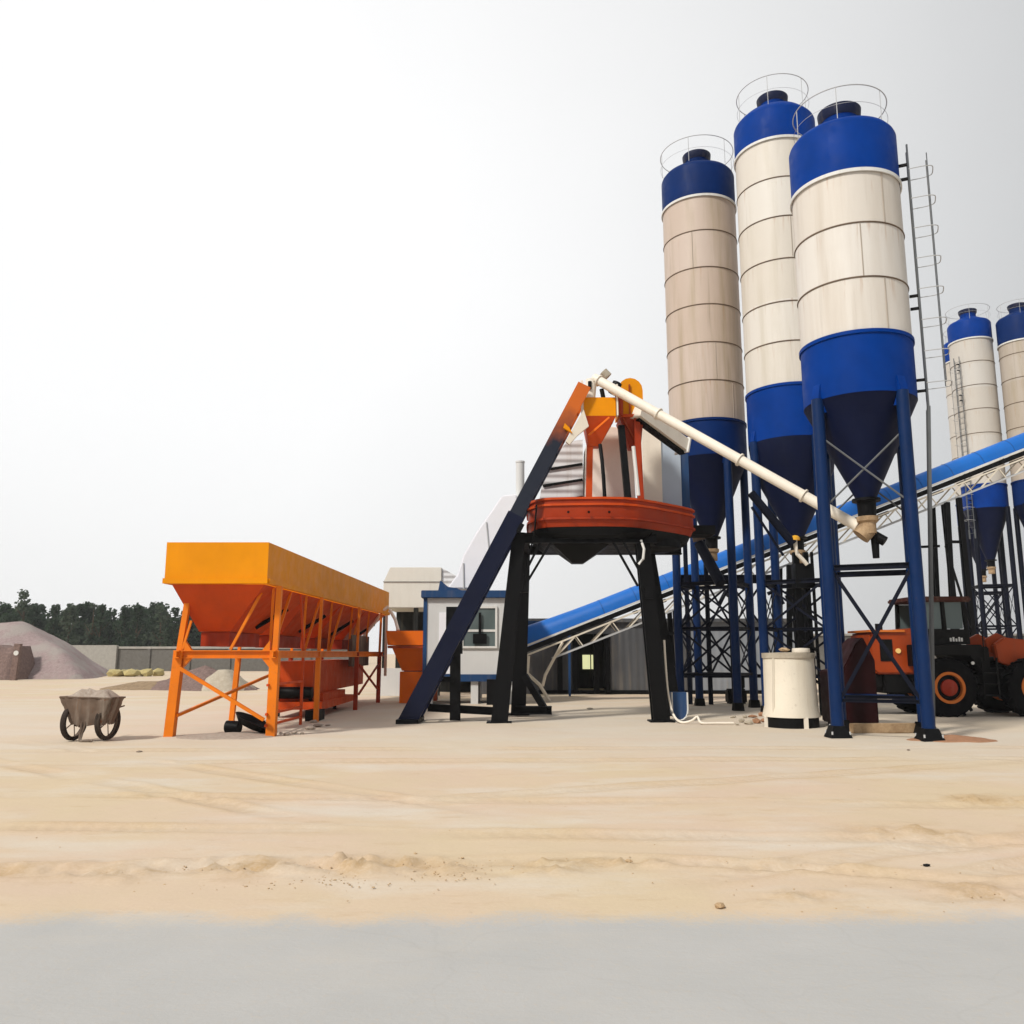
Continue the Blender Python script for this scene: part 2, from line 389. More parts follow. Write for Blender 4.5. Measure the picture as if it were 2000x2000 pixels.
        for q in (z1 - .4, z1 - .75, (z0 + z1) * .5 + 3.0, (z0 + z1) * .5 + 2.7, z['skirt'] + .45, z['skirt'] + .2):
            if q < z1: MB().bar(c + d * (r + .01) + V(0, 0, q), base + V(0, 0, q), .07, .05).build('stay', 'black', L)
        for q in (z['skirt'] * .55,):
            MB().bar(c + d * legR * .8 + V(0, 0, q), base + V(0, 0, q), .05, .05).build('stay', 'black', L)
    return t

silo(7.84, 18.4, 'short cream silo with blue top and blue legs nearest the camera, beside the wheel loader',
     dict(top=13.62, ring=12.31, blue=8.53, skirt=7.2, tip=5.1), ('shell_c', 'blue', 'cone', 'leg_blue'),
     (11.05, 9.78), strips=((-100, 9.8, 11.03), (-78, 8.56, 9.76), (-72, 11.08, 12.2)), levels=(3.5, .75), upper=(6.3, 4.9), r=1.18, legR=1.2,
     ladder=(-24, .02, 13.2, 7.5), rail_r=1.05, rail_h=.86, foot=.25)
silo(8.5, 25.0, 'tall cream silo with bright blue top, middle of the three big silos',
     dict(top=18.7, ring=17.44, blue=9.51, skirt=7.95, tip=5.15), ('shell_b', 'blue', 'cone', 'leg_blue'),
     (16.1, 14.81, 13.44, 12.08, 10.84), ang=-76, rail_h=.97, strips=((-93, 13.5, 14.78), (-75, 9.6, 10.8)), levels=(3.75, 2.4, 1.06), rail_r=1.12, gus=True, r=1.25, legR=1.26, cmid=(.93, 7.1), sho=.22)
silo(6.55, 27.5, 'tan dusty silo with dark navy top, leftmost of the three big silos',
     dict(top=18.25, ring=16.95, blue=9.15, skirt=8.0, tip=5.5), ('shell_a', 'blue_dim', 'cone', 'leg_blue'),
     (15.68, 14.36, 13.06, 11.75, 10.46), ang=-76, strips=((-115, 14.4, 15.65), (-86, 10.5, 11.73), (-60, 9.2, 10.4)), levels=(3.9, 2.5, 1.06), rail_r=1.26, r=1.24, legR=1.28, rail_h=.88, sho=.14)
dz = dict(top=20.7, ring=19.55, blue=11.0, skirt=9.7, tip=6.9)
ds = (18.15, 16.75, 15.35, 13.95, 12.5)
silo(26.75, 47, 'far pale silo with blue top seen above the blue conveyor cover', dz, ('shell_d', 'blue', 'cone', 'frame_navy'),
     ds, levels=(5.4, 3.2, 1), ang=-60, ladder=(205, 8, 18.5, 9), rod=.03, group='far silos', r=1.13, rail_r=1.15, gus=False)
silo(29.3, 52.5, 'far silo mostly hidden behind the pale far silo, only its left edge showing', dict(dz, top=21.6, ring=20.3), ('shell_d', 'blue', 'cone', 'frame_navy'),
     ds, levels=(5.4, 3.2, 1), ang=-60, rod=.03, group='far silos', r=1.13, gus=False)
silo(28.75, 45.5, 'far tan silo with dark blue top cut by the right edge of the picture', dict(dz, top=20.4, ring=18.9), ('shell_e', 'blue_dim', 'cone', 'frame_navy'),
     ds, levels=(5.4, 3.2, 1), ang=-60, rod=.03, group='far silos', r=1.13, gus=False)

# ------------------------------------------------------------------ aggregate batcher
t = thing('aggregate_batcher', (-6.2, 18.2, 0), 'long orange aggregate batching hopper on legs standing on the sand', 'batching hopper')
sl = .028
def bx(x, y): return x + (y - 18) * sl         # long axis leans a little to the right
y0, y1, zl, zh = 17.75, 32.6, 3.15, 4.03
xL, xR = -7.30, -5.14
def quad(xl, xr, ya, yb, z): return [V(bx(xl, ya), ya, z), V(bx(xr, ya), ya, z), V(bx(xr, yb), yb, z), V(bx(xl, yb), yb, z)]
m_ = MB()
o_b, o_t = quad(xL, xR, y0, y1, zl), quad(xL, xR, y0, y1, zh)
i_b, i_t = quad(xL + .05, xR - .05, y0 + .05, y1 - .05, zl), quad(xL + .05, xR - .05, y0 + .05, y1 - .05, zh)
m_.add(o_b + o_t + i_b + i_t, [(0, 1, 5, 4), (1, 2, 6, 5), (2, 3, 7, 6), (3, 0, 4, 7), (8, 9, 13, 12), (9, 10, 14, 13), (10, 11, 15, 14), (11, 8, 12, 15)] +
       [(4 + i, 4 + (i + 1) % 4, 12 + (i + 1) % 4, 12 + i) for i in range(4)] + [(i, (i + 1) % 4, 8 + (i + 1) % 4, 8 + i) for i in range(4)])
rim = m_.build('hopper_rim', 'orange', t)
lipz = zl + .06
MB().bar(V(bx(xL, y0) - .02, y0 - .025, lipz), V(bx(xR, y0) + .02, y0 - .025, lipz), .05, .11).build('lip', 'orange', rim)
MB().bar(V(bx(xR, y0) + .025, y0 + .03, lipz), V(bx(xR, y1) + .025, y1, lipz), .05, .11).build('lip', 'orange', rim)
for ya in (21.3, 25.1, 28.9):
    MB().bar(V(bx(xL, ya) + .05, ya, zl + .3), V(bx(xR, ya) - .05, ya, zl + .3), .03, .6).build('divider', 'orange', rim)
nb = 4; Lb = (y1 - y0 - .3) / nb
for k in range(nb):
    ya = y0 + .15 + k * Lb; yb = ya + Lb
    top = quad(xL + .10, xR - .10, ya, yb, zl - .002); ym = (ya + yb) / 2
    mid = quad(xL + .44, xL + 1.12, ya + .75, yb - .75, 2.18)
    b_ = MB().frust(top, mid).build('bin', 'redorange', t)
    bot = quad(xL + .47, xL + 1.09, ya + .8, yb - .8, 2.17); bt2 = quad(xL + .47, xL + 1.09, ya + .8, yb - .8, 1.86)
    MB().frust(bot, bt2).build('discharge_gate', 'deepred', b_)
    MB().tube(V(bx(xR - .9, ym), ym + .2, 2.3), V(bx(xR - .25, ym), ym + .5, 2.75), .05, n=10).build('air_cylinder', 'black', b_)
zb = 1.69
def lx(side, y): return bx(-7.09 if side < 0 else -5.05, y)
for y, ln in ((18.25, .19), (21.9, .12), (26.6, .12), (30.4, .13)):
    for s_ in (-1, 1):
        fx = bx(-7.19 if s_ < 0 else -5.06, y); tx = bx(-7.09 if s_ < 0 else -5.05, y); ux_ = bx(-6.98 if s_ < 0 else -5.02, y)
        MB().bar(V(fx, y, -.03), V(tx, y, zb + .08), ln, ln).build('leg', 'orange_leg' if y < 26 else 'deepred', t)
        MB().bar(V(tx, y, zb + .08), V(ux_, y, (zl - .01) if s_ > 0 else 2.85), ln * .6, ln * .6).build('post', 'orange_leg', t)
for y in (18.25, 21.9, 26.6, 30.4):
    MB().hbeam(V(lx(-1, y) + .05, y, zb), V(lx(1, y) - .05, y, zb), .14, .17, .02).build('cross_beam', 'orange_leg', t)
for s_ in (-1, 1):
    MB().hbeam(V(lx(s_, 18.25), 18.05, zb), V(lx(s_, 31), 31, zb), .12, .16, .02).build('long_beam', 'orange_leg', t)
# gusset corners at front frame
for s_ in (-1, 1):
    x = lx(s_, 18.25) - s_ * .11
    MB().prism([V(x, 18.2, zb - .085), V(x - s_ * .16, 18.2, zb - .085), V(x, 18.2, zb - .27)], V(0, .1, 0)).build('gusset', 'orange_leg', t)
    MB().prism([V(x, 18.2, zb + .085), V(x - s_ * .16, 18.2, zb + .085), V(x, 18.2, zb + .3)], V(0, .1, 0)).build('gusset', 'orange_leg', t)
MB().bar(V(lx(-1, 18) + .1, 18.0, 1.42), V(lx(1, 18) - .1, 18.0, .35), .07, .07).build('brace', 'orange_leg', t)
MB().bar(V(lx(-1, 18) + .05, 18.2, .42), V(lx(1, 21.9) - 1.1, 21.7, 1.2), .06, .06).build('brace', 'orange_leg', t)
for y, yb in ((27, 30.3),):
    for z0_, z1_ in ((1.35, .45), (.45, 1.35)):
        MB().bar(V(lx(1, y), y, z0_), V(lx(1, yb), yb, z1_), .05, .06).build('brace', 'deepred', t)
MB().bar(V(lx(1, 18.25) - .35, 18.22, zl - .15), V(lx(1, 18.25) - .95, 18.22, zb + .1), .055, .055).build('strut', 'orange_leg', t)
MB().bar(V(lx(-1, 18.25) + .22, 18.22, 2.4), V(lx(-1, 18.25) + .07, 18.22, zb + .1), .045, .045).build('strut', 'orange_leg', t)
yy = 18.6
for k in range(9):
    a = V(bx(xR - .12, yy), yy + .0, zl - .01); bb = V(bx(xR - .35, yy), yy + (.75 if k % 2 == 0 else -.55), zb + .08)
    MB().bar(a, bb, .06, .06).build('strut', 'orange_leg', t); yy += 1.35
# access ladder at right side
ly = 20.7
la = thing_l = MB()
for yk in (18.15, ly):
    pass
lad = MB().bar(V(bx(xR + .02, ly), ly, .03), V(bx(xR + .02, ly), ly, zb + .1), .06, .06).bar(V(bx(xR + .02, ly), ly, zb + .1), V(bx(xR - .1, ly), ly, zl - .02), .05, .05).build('access_ladder', 'redorange', t)
for z_ in (.22, .45, 1.05):
    MB().bar(V(bx(xR, 18.1), 18.1, z_), V(bx(xR + .02, ly), ly, z_), .045, .05).build('rung', 'redorange', lad)
# belt conveyor below the bins
bc = MB().b2((-6.55, 23.6, .62), (-5.45, 31.5, 1.5)).build('belt_housing', 'redorange', t)
MB().b2((-6.5, 23.2, .22), (-5.1, 27.8, .42)).b2((-6.4, 23.8, .42), (-5.2, 26.9, .615)).build('belt_frame', 'redorange', t)
for y in (23.8, 27, 30.5):
    MB().b2((-6.5, y, 0), (-6.4, y + .1, .55)).b2((-5.6, y, 0), (-5.5, y + .1, .55)).build('stand', 'black', t)
MB().tube((-6.5, 23.35, .66), (-5.4, 23.35, .66), .16, n=20).build('tail_drum', 'black', t)
MB().b2((-5.3, 22.2, .0), (-4.95, 22.9, .27)).build('drive_motor', 'black', t)
# ragged hose and hanging sacking at the far end
hs = [P(758, 1185, 31.5), P(745, 1195, 31.4), P(733, 1215, 31.2), P(722, 1228, 31), P(705, 1250, 30.8), P(694, 1270, 30.5)]
tag(MB().path(hs, .06, 8).build('air_hose', 'ivory', None), 'pale air hose hanging from the far end of the orange batching hopper', 'hose')
tag(MB().path([P(762, 1192, 31.5), P(772, 1210, 31), P(778, 1232, 30.5)], .06, 8).build('air_hose', 'ivory', None), 'short pale hose between the long hopper and the small orange hopper', 'hose')
MB().bar(V(bx(xR + .1, 31.6), 31.6, .9), V(bx(xR + .1, 31.6), 31.6, zl - .05), .10, .04).build('drain_pipe', 'ivory', t)
MB().b2((bx(xR, 29) - .35, 27.2, 1.3), (bx(xR, 29) - .25, 30.4, 2.3)).build('control_panel', 'rusty', t)

# ------------------------------------------------------------------ items below and around the batcher
def mound(name, cx, cy, rx, ry, h, mat, label, cat, n=26, m=9, seed=1, rough=.12, flat=0.0, kind=None):
    rnd = random.Random(seed); mb = MB(); vs = []; fs = []
    ph = [rnd.uniform(0, 6.28) for _ in range(4)]
    for j in range(m + 1):
        u = j / m
        for i in range(n):
            a = 2 * math.pi * i / n
            k = 1 + rough * (math.sin(2 * a + ph[0]) + .6 * math.sin(3 * a + ph[1]) + .4 * math.sin(7 * a + ph[2]))
            rr = 1 - u * (1 - flat) if j < m else flat
            zz = h * (u ** 1.05) + (rnd.uniform(-.03, .03) * h if 0 < j < m else 0) - (.05 if j == 0 else 0)
            vs.append((cx + rx * rr * k * math.cos(a), cy + ry * rr * k * math.sin(a), zz))
    vs.append((cx, cy, h * 1.02)); fs = []
    for j in range(m):
        for i in range(n): fs.append((j * n + i, j * n + (i + 1) % n, (j + 1) * n + (i + 1) % n, (j + 1) * n + i))
    for i in range(n): fs.append((m * n + i, m * n + (i + 1) % n, (m + 1) * n))
    return tag(mb.add(vs, fs).build(name, mat, None, ang=60), label, cat, None, kind)
mound('cement_spill', -5.95, 18.3, .95, .95, .07, 'cement', 'pale cement spill on the sand between the front legs of the orange hopper', 'spill', seed=3)
mound('gravel_heap', -15.0, 42, 3.2, 2.0, 1.15, 'gravel2', 'low dark gravel heap seen between the legs of the orange hopper', 'gravel heap', seed=5)
mound('stone_heap', -13.7, 41.0, 1.6, 1.2, .95, 'stone', 'pale grey heap in front of the dark gravel heap under the hopper', 'stone heap', seed=6, flat=.2)
mound('dirt_berm', -17.6, 42.5, 2.6, 1.6, .36, 'dirt', 'low brown dirt bank left of the orange hopper in front of the wall', 'dirt bank', seed=8, flat=.3)
# black pan lying under the hopper
p = P(492, 1420, 18.9)
t = thing('mixing_pan', (p.x, p.y, 0), 'black dished pan tipped over on the sand under the orange hopper', 'pan')
rot = Matrix.Rotation(R(25), 3, 'Y')
MB().lathe([(.02, 0), (.30, .03), (.42, .14), (.45, .14), (.32, 0), (.02, -.03)], (p.x, p.y, .14), 28, axis=rot).build('dish', 'black', t)
MB().tube((p.x - .55, p.y, .14), (p.x - .25, p.y - .05, .13), .13, n=18).build('roller', 'black', t)
# rubble pieces
def rock(mb, c, s, rnd, squash=.7):
    ico = [(-.526, 0, .85), (.526, 0, .85), (-.526, 0, -.85), (.526, 0, -.85), (0, .85, .526), (0, .85, -.526), (0, -.85, .526), (0, -.85, -.526), (.85, .526, 0), (-.85, .526, 0), (.85, -.526, 0), (-.85, -.526, 0)]
    fc = [(1, 4, 0), (4, 9, 0), (4, 5, 9), (8, 5, 4), (1, 8, 4), (1, 10, 8), (10, 3, 8), (8, 3, 5), (3, 2, 5), (3, 7, 2), (3, 10, 7), (10, 6, 7), (6, 11, 7), (6, 0, 11), (6, 1, 0), (10, 1, 6), (11, 0, 9), (2, 11, 9), (5, 2, 9), (11, 2, 7)]
    q = Matrix.Rotation(rnd.uniform(0, 6.28), 3, 'Z') @ Matrix.Rotation(rnd.uniform(0, 1), 3, 'X')
    k = Vector((rnd.uniform(.7, 1.3), rnd.uniform(.7, 1.3), rnd.uniform(.5, 1) * squash))
    vs = []
    for v in ico:
        u = q @ Vector(v); u = Vector((u.x * k.x, u.y * k.y, u.z * k.z)) * s * rnd.uniform(.8, 1.15); vs.append(Vector(c) + u)
    mb.add(vs, fc)
rnd = random.Random(11)
def rockthing(px, py, s, mat, label, cat='stone', group=None, name='stone', zup=.35, Yo=0):
    a = math.atan((1000 - py) / F) + TH; Y = H / -math.tan(a) + Yo
    q = P(px, py, Y); mb = MB(); rock(mb, (q.x, q.y, s * zup), s, rnd)
    return tag(mb.build(name, mat, None, ang=20), label, cat, group)
g = 'rubble around the feet of the machines'
for px, py, s in ((605, 1425, .10), (622, 1420, .13), (575, 1432, .06), (560, 1436, .08), (548, 1433, .05), (590, 1434, .05), (640, 1418, .07), (612, 1412, .09)):
    rockthing(px, py, s, 'cement', 'lump of pale cement rubble lying beside the foot of the orange hopper ladder', 'rubble', g, 'rubble_lump')
for px, py, s in ((1448, 1410, .13), (1462, 1414, .10), (1478, 1412, .12), (1494, 1410, .12), (1440, 1416, .07), (1488, 1398, .13), (1470, 1402, .12), (1455, 1402, .1), (1432, 1402, .08)):
    rockthing(px, py, s, 'brick' if px > 1465 else 'stone', 'broken brick or stone lying beside the white drum tank and silo legs', 'rubble', g, 'broken_brick')
for px, py, s, mt, lb in ((272, 1470, .045, 'rusty', 'single small brown stone on bare sand between cart and hopper'), (1810, 1692, .03, 'black', 'single black pebble on the sand at the lower right'),
                     (1406, 1772, .036, 'clod', 'pointed brown clod in the foreground below the tall silos'), (1774, 1466, .03, 'rusty', 'tiny dark stone on sand just in front of the near silo foot'),
                     (1290, 1694, .03, 'clod', 'small clod on sand, right one of the pair below the mixer tower'), (1228, 1684, .03, 'clod', 'small clod on sand, left one of the pair below the mixer tower')):
    rockthing(px, py, s, mt, lb)
p = P(1745, 1440, 17.9)
t = tag(MB().box((8.15, 19.0, .10), (1.5, .22, .2), Matrix.Rotation(R(4), 3, 'Z')).build('timber_beam', 'timber', None, bevel=.012), 'pale timber beam on the ground between the near silo front legs', 'timber')
tag(MB().tube(P(1642, 1428, 18.4), P(1642, 1438, 18.4) + V(0, 0, .12), .09, n=14).build('paint_can', 'yellow', None), 'orange can standing at the left end of the timber beam', 'can')
mound('mud_mound', 8.85, 17.5, .85, .7, .10, 'brick', 'low reddish mud mound around the right foot of the near silo', 'mud mound', seed=21)

# foreground crumbs (uncountable)
mb = MB(); rnd = random.Random(5)
for k in range(700):
    if k < 360:
        px = rnd.gauss(560, 170); py = rnd.gauss(1708, 14)
    elif k < 450: px = rnd.gauss(900, 60); py = rnd.gauss(1698, 9)
    elif k < 560: px = rnd.uniform(1180, 1980); py = rnd.choice((1608, 1690, 1760, 1640)) + rnd.gauss(0, 16)
    else: px = rnd.uniform(0, 2000); py = rnd.uniform(1450, 1760)
    a = math.atan((1000 - py) / F) + TH; Y = H / -math.tan(a); q = P(px, py, Y)
    rock(mb, (q.x, q.y, .002), rnd.uniform(.003, .009) * (1.6 if rnd.random() < .10 else 1), rnd)
tag(mb.build('sand_crumbs', 'clod', None, ang=20), 'scattered crumbs of dried sand across the foreground', 'crumbs', None, 'stuff')

# ------------------------------------------------------------------ concrete cart
t = thing('concrete_cart', (-8.62, 17.5, 0), 'rusty two wheeled cement cart with crusted tub alone on the sand at left', 'cart')
wr = .365
for sx_, wy in ((-.32, -.03), (.31, .06)):
    c_ = V(-8.42 + sx_, 17.35 + wy, wr)
    q = Matrix.Rotation(R(90), 3, 'Y') @ Matrix.Identity(3); q = Matrix.Rotation(R(-9), 3, 'Z') @ q
    w = MB().lathe([(wr - .07, -.045), (wr - .015, -.052), (wr, -.03), (wr, .03), (wr - .015, .052), (wr - .07, .045)], c_, 32, True, q).build('wheel', 'cart_tyre', t)
    MB().lathe([(wr - .075, -.02), (wr - .056, -.03), (wr - .056, .03), (wr - .075, .02)], c_, 28, True, q).build('rim', 'rusty', w)
    sp = MB()
    for k in range(5):
        a = R(72 * k + 10); d = q @ V(math.cos(a), math.sin(a), 0); sp.tube(c_ + d * .03, c_ + d * (wr - .07), .011, n=6)
    sp.tube(c_ - q @ V(0, 0, .05), c_ + q @ V(0, 0, .05), .04, n=12)
    sp.build('spokes', 'rusty', w)
MB().tube((-8.79, 17.32, wr), (-8.06, 17.41, wr), .022, n=8).build('axle', 'rusty', t)
x0 = -8.42
tp = [V(x0 - .50, 17.05, .86), V(x0 + .47, 17.12, .83), V(x0 + .47, 17.75, .82), V(x0 - .40, 17.75, .85)]
bt = [V(x0 - .24, 17.08, .31), V(x0 + .32, 17.1, .31), V(x0 + .34, 17.66, .34), V(x0 - .22, 17.66, .34)]
tb = MB(); vs = []; fs = []
nn = 18
for j in range(13):                                   # dented, slightly bulging tub wall
    u = j / 12
    for k in range(4):
        for i in range(nn):
            a_ = bt[k].lerp(bt[(k + 1) % 4], i / nn); b_ = tp[k].lerp(tp[(k + 1) % 4], i / nn)
            q = a_.lerp(b_, u ** .8); rr0 = random.Random(k * 100 + i); ou = (q - V(x0, 17.4, q.z)).normalized() * (rr0.uniform(-.02, .022) + rnd.uniform(-.008, .008)) ; q += ou + V(0, 0, (rr0.uniform(-.05, .03) if j == 0 else rnd.uniform(-.006, .006))); vs.append(q)
n4 = nn * 4
for j in range(12):
    for i in range(n4): fs.append((j * n4 + i, j * n4 + (i + 1) % n4, (j + 1) * n4 + (i + 1) % n4, (j + 1) * n4 + i))
fs.append(tuple(range(n4))[::-1])
tub = tb.add(vs, fs).build('tub', 'rusty', t, ang=50)
MB().path([v for v in tp], .018, 6, True).build('rolled_rim', 'rusty', tub)
mb = MB(); vs = [v.lerp(sum(tp, V(0, 0, 0)) / 4, .05) - V(0, 0, .03) for v in tp]
cc = sum(tp, V(0, 0, 0)) / 4 + V(.02, 0, .13)
vs2 = []
for k in range(4):
    for i in range(5): vs2.append(vs[k].lerp(vs[(k + 1) % 4], i / 5))
mid = [v.lerp(cc, .5) + V(rnd.uniform(-.03, .03), rnd.uniform(-.02, .02), .08 + rnd.uniform(-.035, .04)) for v in vs2]
mb.add(vs2 + mid + [cc], [(i, (i + 1) % 20, 20 + (i + 1) % 20, 20 + i) for i in range(20)] + [(20 + i, 20 + (i + 1) % 20, 40) for i in range(20)])
mb.build('dried_load', 'cement', t, ang=60)
MB().tube((x0 - .06, 17.12, .42), (x0 - .02, 17.0, .02), .028, n=8).tube((x0 + .02, 17.12, .42), (x0 - .01, 17.0, .02), .02, n=8).build('prop_leg', 'rusty', t)
MB().tube((x0 - .02, 17.0, .03), (x0 + .22, 17.02, .02), .022, n=8).build('foot_bar', 'rusty', t)
for sx_ in (-.2, .2):
    MB().tube((x0 + sx_, 17.6, .55), (x0 + sx_ * 1.2, 18.25, .62), .016, n=8).build('handle', 'rusty', t)

# ------------------------------------------------------------------ mixer tower
t = thing('mixer_tower', (2.0, 22.6, 0), 'black legged concrete mixer tower with dark red mixer and orange hoist head', 'mixer tower')
def leg(a, b, w, w2):
    o = MB(); a = Vector(a); b = Vector(b)
    d = (b - a).normalized()
    for k in (-1, 1):
        o.bar(a + V(0, k * w * .42, 0), b + V(0, k * w2 * .42, 0), w, .05, (0, 1, 0), w2, .05)
    o.bar(a, b, .06, w * .78, (0, 1, 0), .06, w2 * .78)
    return o
fl = (P(975, 1412, 21.65), P(1014, 1040, 21.75)); fr = (P(1291, 1405, 22.1), P(1252, 1040, 21.9))
rl = (P(1012, 1392, 24.6), P(1024, 1040, 24.3)); rr_ = (P(1316, 1398, 24.2), P(1262, 1040, 24.2))
for a, b in (fl, fr, rl, rr_):
    a.z = -.03; b.z = 4.8
    lg = leg(a, b, .42, .34).build('leg', 'black', t)
    MB().box(a + V(0, 0, .04), (.62, .55, .05)).build('foot_plate', 'black', lg)
# platform beams
MB().hbeam(V(.1, 21.75, 4.66), V(3.75, 21.75, 4.66), .22, .26, .03).build('platform_beam', 'black', t)
MB().hbeam(V(.3, 24.3, 4.66), V(4.9, 24.3, 4.66), .22, .26, .03).build('platform_beam', 'black', t)
MB().hbeam(V(.32, 21.9, 4.66), V(.42, 24.15, 4.66), .2, .24, .03).build('platform_beam', 'black', t)
MB().hbeam(V(3.55, 21.9, 4.66), V(4.3, 24.15, 4.66), .2, .24, .03).build('platform_beam', 'black', t)
for a_, b_ in (((1024, 1122), (1057, 1056)), ((1024, 1146), (1078, 1056)), ((1246, 1145), (1196, 1056)), ((1246, 1110), (1216, 1056))):
    MB().bar(P(*a_, 21.7), P(*b_, 21.7), .05, .06).build('knee_brace', 'black', t)
MB().box((.30, 21.62, 3.4), (.22, .2, .3)).build('bracket', 'black', t)
MB().box((3.52, 21.85, 3.25), (.22, .2, .3)).build('bracket', 'black', t)
# mixer body
poly = [(.42, 22.3), (.80, 21.5), (3.05, 21.35), (5.25, 23.4), (4.7, 24.7), (.5, 24.7)]
def chaikin(pl, lo=.12):
    o_ = []
    for i_ in range(len(pl)):
        a_ = pl[i_]; b_ = pl[(i_ + 1) % len(pl)]
        for t_ in (lo, 1 - lo): o_.append((a_[0] * (1 - t_) + b_[0] * t_, a_[1] * (1 - t_) + b_[1] * t_))
    return o_
poly = chaikin(chaikin(poly, .16), .25)
def off(pl, k):
    cx = sum(p[0] for p in pl) / len(pl); cy = sum(p[1] for p in pl) / len(pl)
    return [(cx + (p[0] - cx) * k, cy + (p[1] - cy) * k) for p in pl]
mx = MB(); vs = []
prof = [(4.93, .965), (5.12, 1.0), (5.66, 1.0), (5.66, .93), (5.3, .93)]
for z_, k in prof: vs += [V(x, y, z_) for x, y in off(poly, k)]
fs = [];  n6 = len(poly)
for j in range(len(prof) - 1):
    for i in range(n6): fs.append((j * n6 + i, j * n6 + (i + 1) % n6, (j + 1) * n6 + (i + 1) % n6, (j + 1) * n6 + i))
fs += [tuple(range(n6))[::-1], tuple(range((len(prof) - 1) * n6, len(prof) * n6))]
mxo = mx.add(vs, fs).build('mixer_body', 'deepred', t, ang=20)
vs = []
for z_, k in ((4.64, .88), (4.72, .92), (4.925, .96)): vs += [V(x, y, z_) for x, y in off(poly, k)]
MB().add(vs, [(j * n6 + i, j * n6 + (i + 1) % n6, (j + 1) * n6 + (i + 1) % n6, (j + 1) * n6 + i) for j in range(2) for i in range(n6)] + [tuple(range(n6))[::-1], tuple(range(2 * n6, 3 * n6))]).build('mixer_pan', 'black', t, ang=20)
for z_ in (5.66, 5.50, 5.14):
    q = [V(x, y, z_) for x, y in off(poly, 1.012)]
    m2 = MB()
    for i in range(n6): m2.bar(q[i], q[(i + 1) % n6], .05, .055)
    m2.build('rib', 'redorange' if z_ > 5.2 else 'deepred', mxo)
MB().frust([V(.55, 21.6, 4.78), V(3.6, 21.5, 4.78), V(4.4, 24.3, 4.78), V(.6, 24.3, 4.78)], [V(.9, 21.9, 4.52), V(3.3, 21.9, 4.52), V(3.8, 24, 4.52), V(.9, 24, 4.52)]).build('undertray', 'black', t)
MB().frust([V(.95, 21.75, 4.62), V(2.68, 21.75, 4.62), V(2.68, 23.1, 4.62), V(.95, 23.1, 4.62)], [V(1.60, 22.25, 4.07), V(1.90, 22.25, 4.07), V(1.90, 22.6, 4.07), V(1.60, 22.6, 4.07)]).build('discharge_chute', 'black', t)
MB().lathe([(.75, 4.5), (.75, 4.3), (.45, 4.22), (.01, 4.2)], (3.9, 23.2, .25), 24).build('gearbox', 'black', t)
# hoist track
tA = P(797, 1416, 21.7); tB = P(1139, 762, 21.9); tA.z = 0; dT = (tB - tA).normalized(); nT = V(-dT.z, 0, dT.x)
trk = MB()
kink = tA.lerp(tB, .60)
for yo in (-.45, .55):
    o = V(0, yo, 0)
    trk.bar(tA + o, kink + o, .06, .44, tuple(nT)).bar(tA + o + nT * .21 + V(0, .05, 0), kink + o + nT * .21 + V(0, .05, 0), .12, .03, tuple(nT))
    trk.bar(tA + o - nT * .21 + V(0, .05, 0), kink + o - nT * .21 + V(0, .05, 0), .12, .03, tuple(nT))
trk = trk.build('hoist_track', 'navy', t)
up_ = MB()
for yo in (-.45, .55):
    o = V(0, yo, 0)
    up_.bar(kink + o, tB + o, .06, .36, tuple(nT)).bar(kink + o + nT * .17 + V(0, .05, 0), tB + o + nT * .17 + V(0, .05, 0), .12, .03, tuple(nT))
k2 = tA.lerp(tB, .80)
# upper part of the track is painted orange
M['track_upper'] = paint('track_upper_paint', (.012, .016, .03), .45, .2, .2)
nt = M['track_upper'].node_tree; bs = nt.nodes['Principled BSDF']
tc = N(nt, 'ShaderNodeTexCoord').outputs['Object']; sx = N(nt, 'ShaderNodeSeparateXYZ'); nt.links.new(tc, sx.inputs[0])
ns = noise(nt, tc, 2.5, 4); ad = N(nt, 'ShaderNodeMath', operation='ADD'); nt.links.new(sx.outputs[2], ad.inputs[0]); nt.links.new(ns, ad.inputs[1])
cfac = ramp(nt, ad.outputs[0], 7.6, 8.7)
nt.links.new(mixc(nt, cfac, (.012, .016, .03), (.55, .12, .01)), bs.inputs['Base Color'])
up_.build('upper_track', 'track_upper', trk)
rg = MB()
for k in range(22):
    q = tA.lerp(tB, .03 + k * .044); rg.bar(q + V(0, -.44, 0), q + V(0, .54, 0), .05, .07)
rg.build('crossbars', 'navy', trk)
MB().box(tA + V(.05, .05, .06), (.55, 1.4, .12)).build('track_foot', 'black', trk)
MB().bar(tA.lerp(tB, .56) - nT * .25 + V(0, -.45, 0), tA.lerp(tB, .585) - nT * .25 + V(0, -.45, 0), .1, .12).build('splice_plate', 'black', trk)
# back post of track
q = P(889, 1405, 22.4); MB().hbeam(V(q.x, q.y, -.02), V(q.x - .02, q.y, 2.35), .26, .28, .03, (0, 1, 0)).build('track_post', 'black', t)
q2 = P(866, 1195, 22.4); MB().b2((q2.x + .08, 22.3, 1.7), (q2.x + .50, 22.7, 2.92)).build('winch_box', 'black', t)
MB().hbeam(V(-2.2, 22.6, .32), V(-.35, 22.6, .22), .16, .2, .02).hbeam(V(-2.3, 22.3, 1.05), V(-1.5, 22.3, 1.05), .12, .14, .02).build('base_beam', 'black', t)
MB().bar(V(.35, 24.2, 1.1), V(.95, 24.0, .12), .14, .18).hbeam(V(.1, 24.0, .16), V(1.1, 24.0, .16), .3, .22, .03).build('rear_stay', 'black', t)
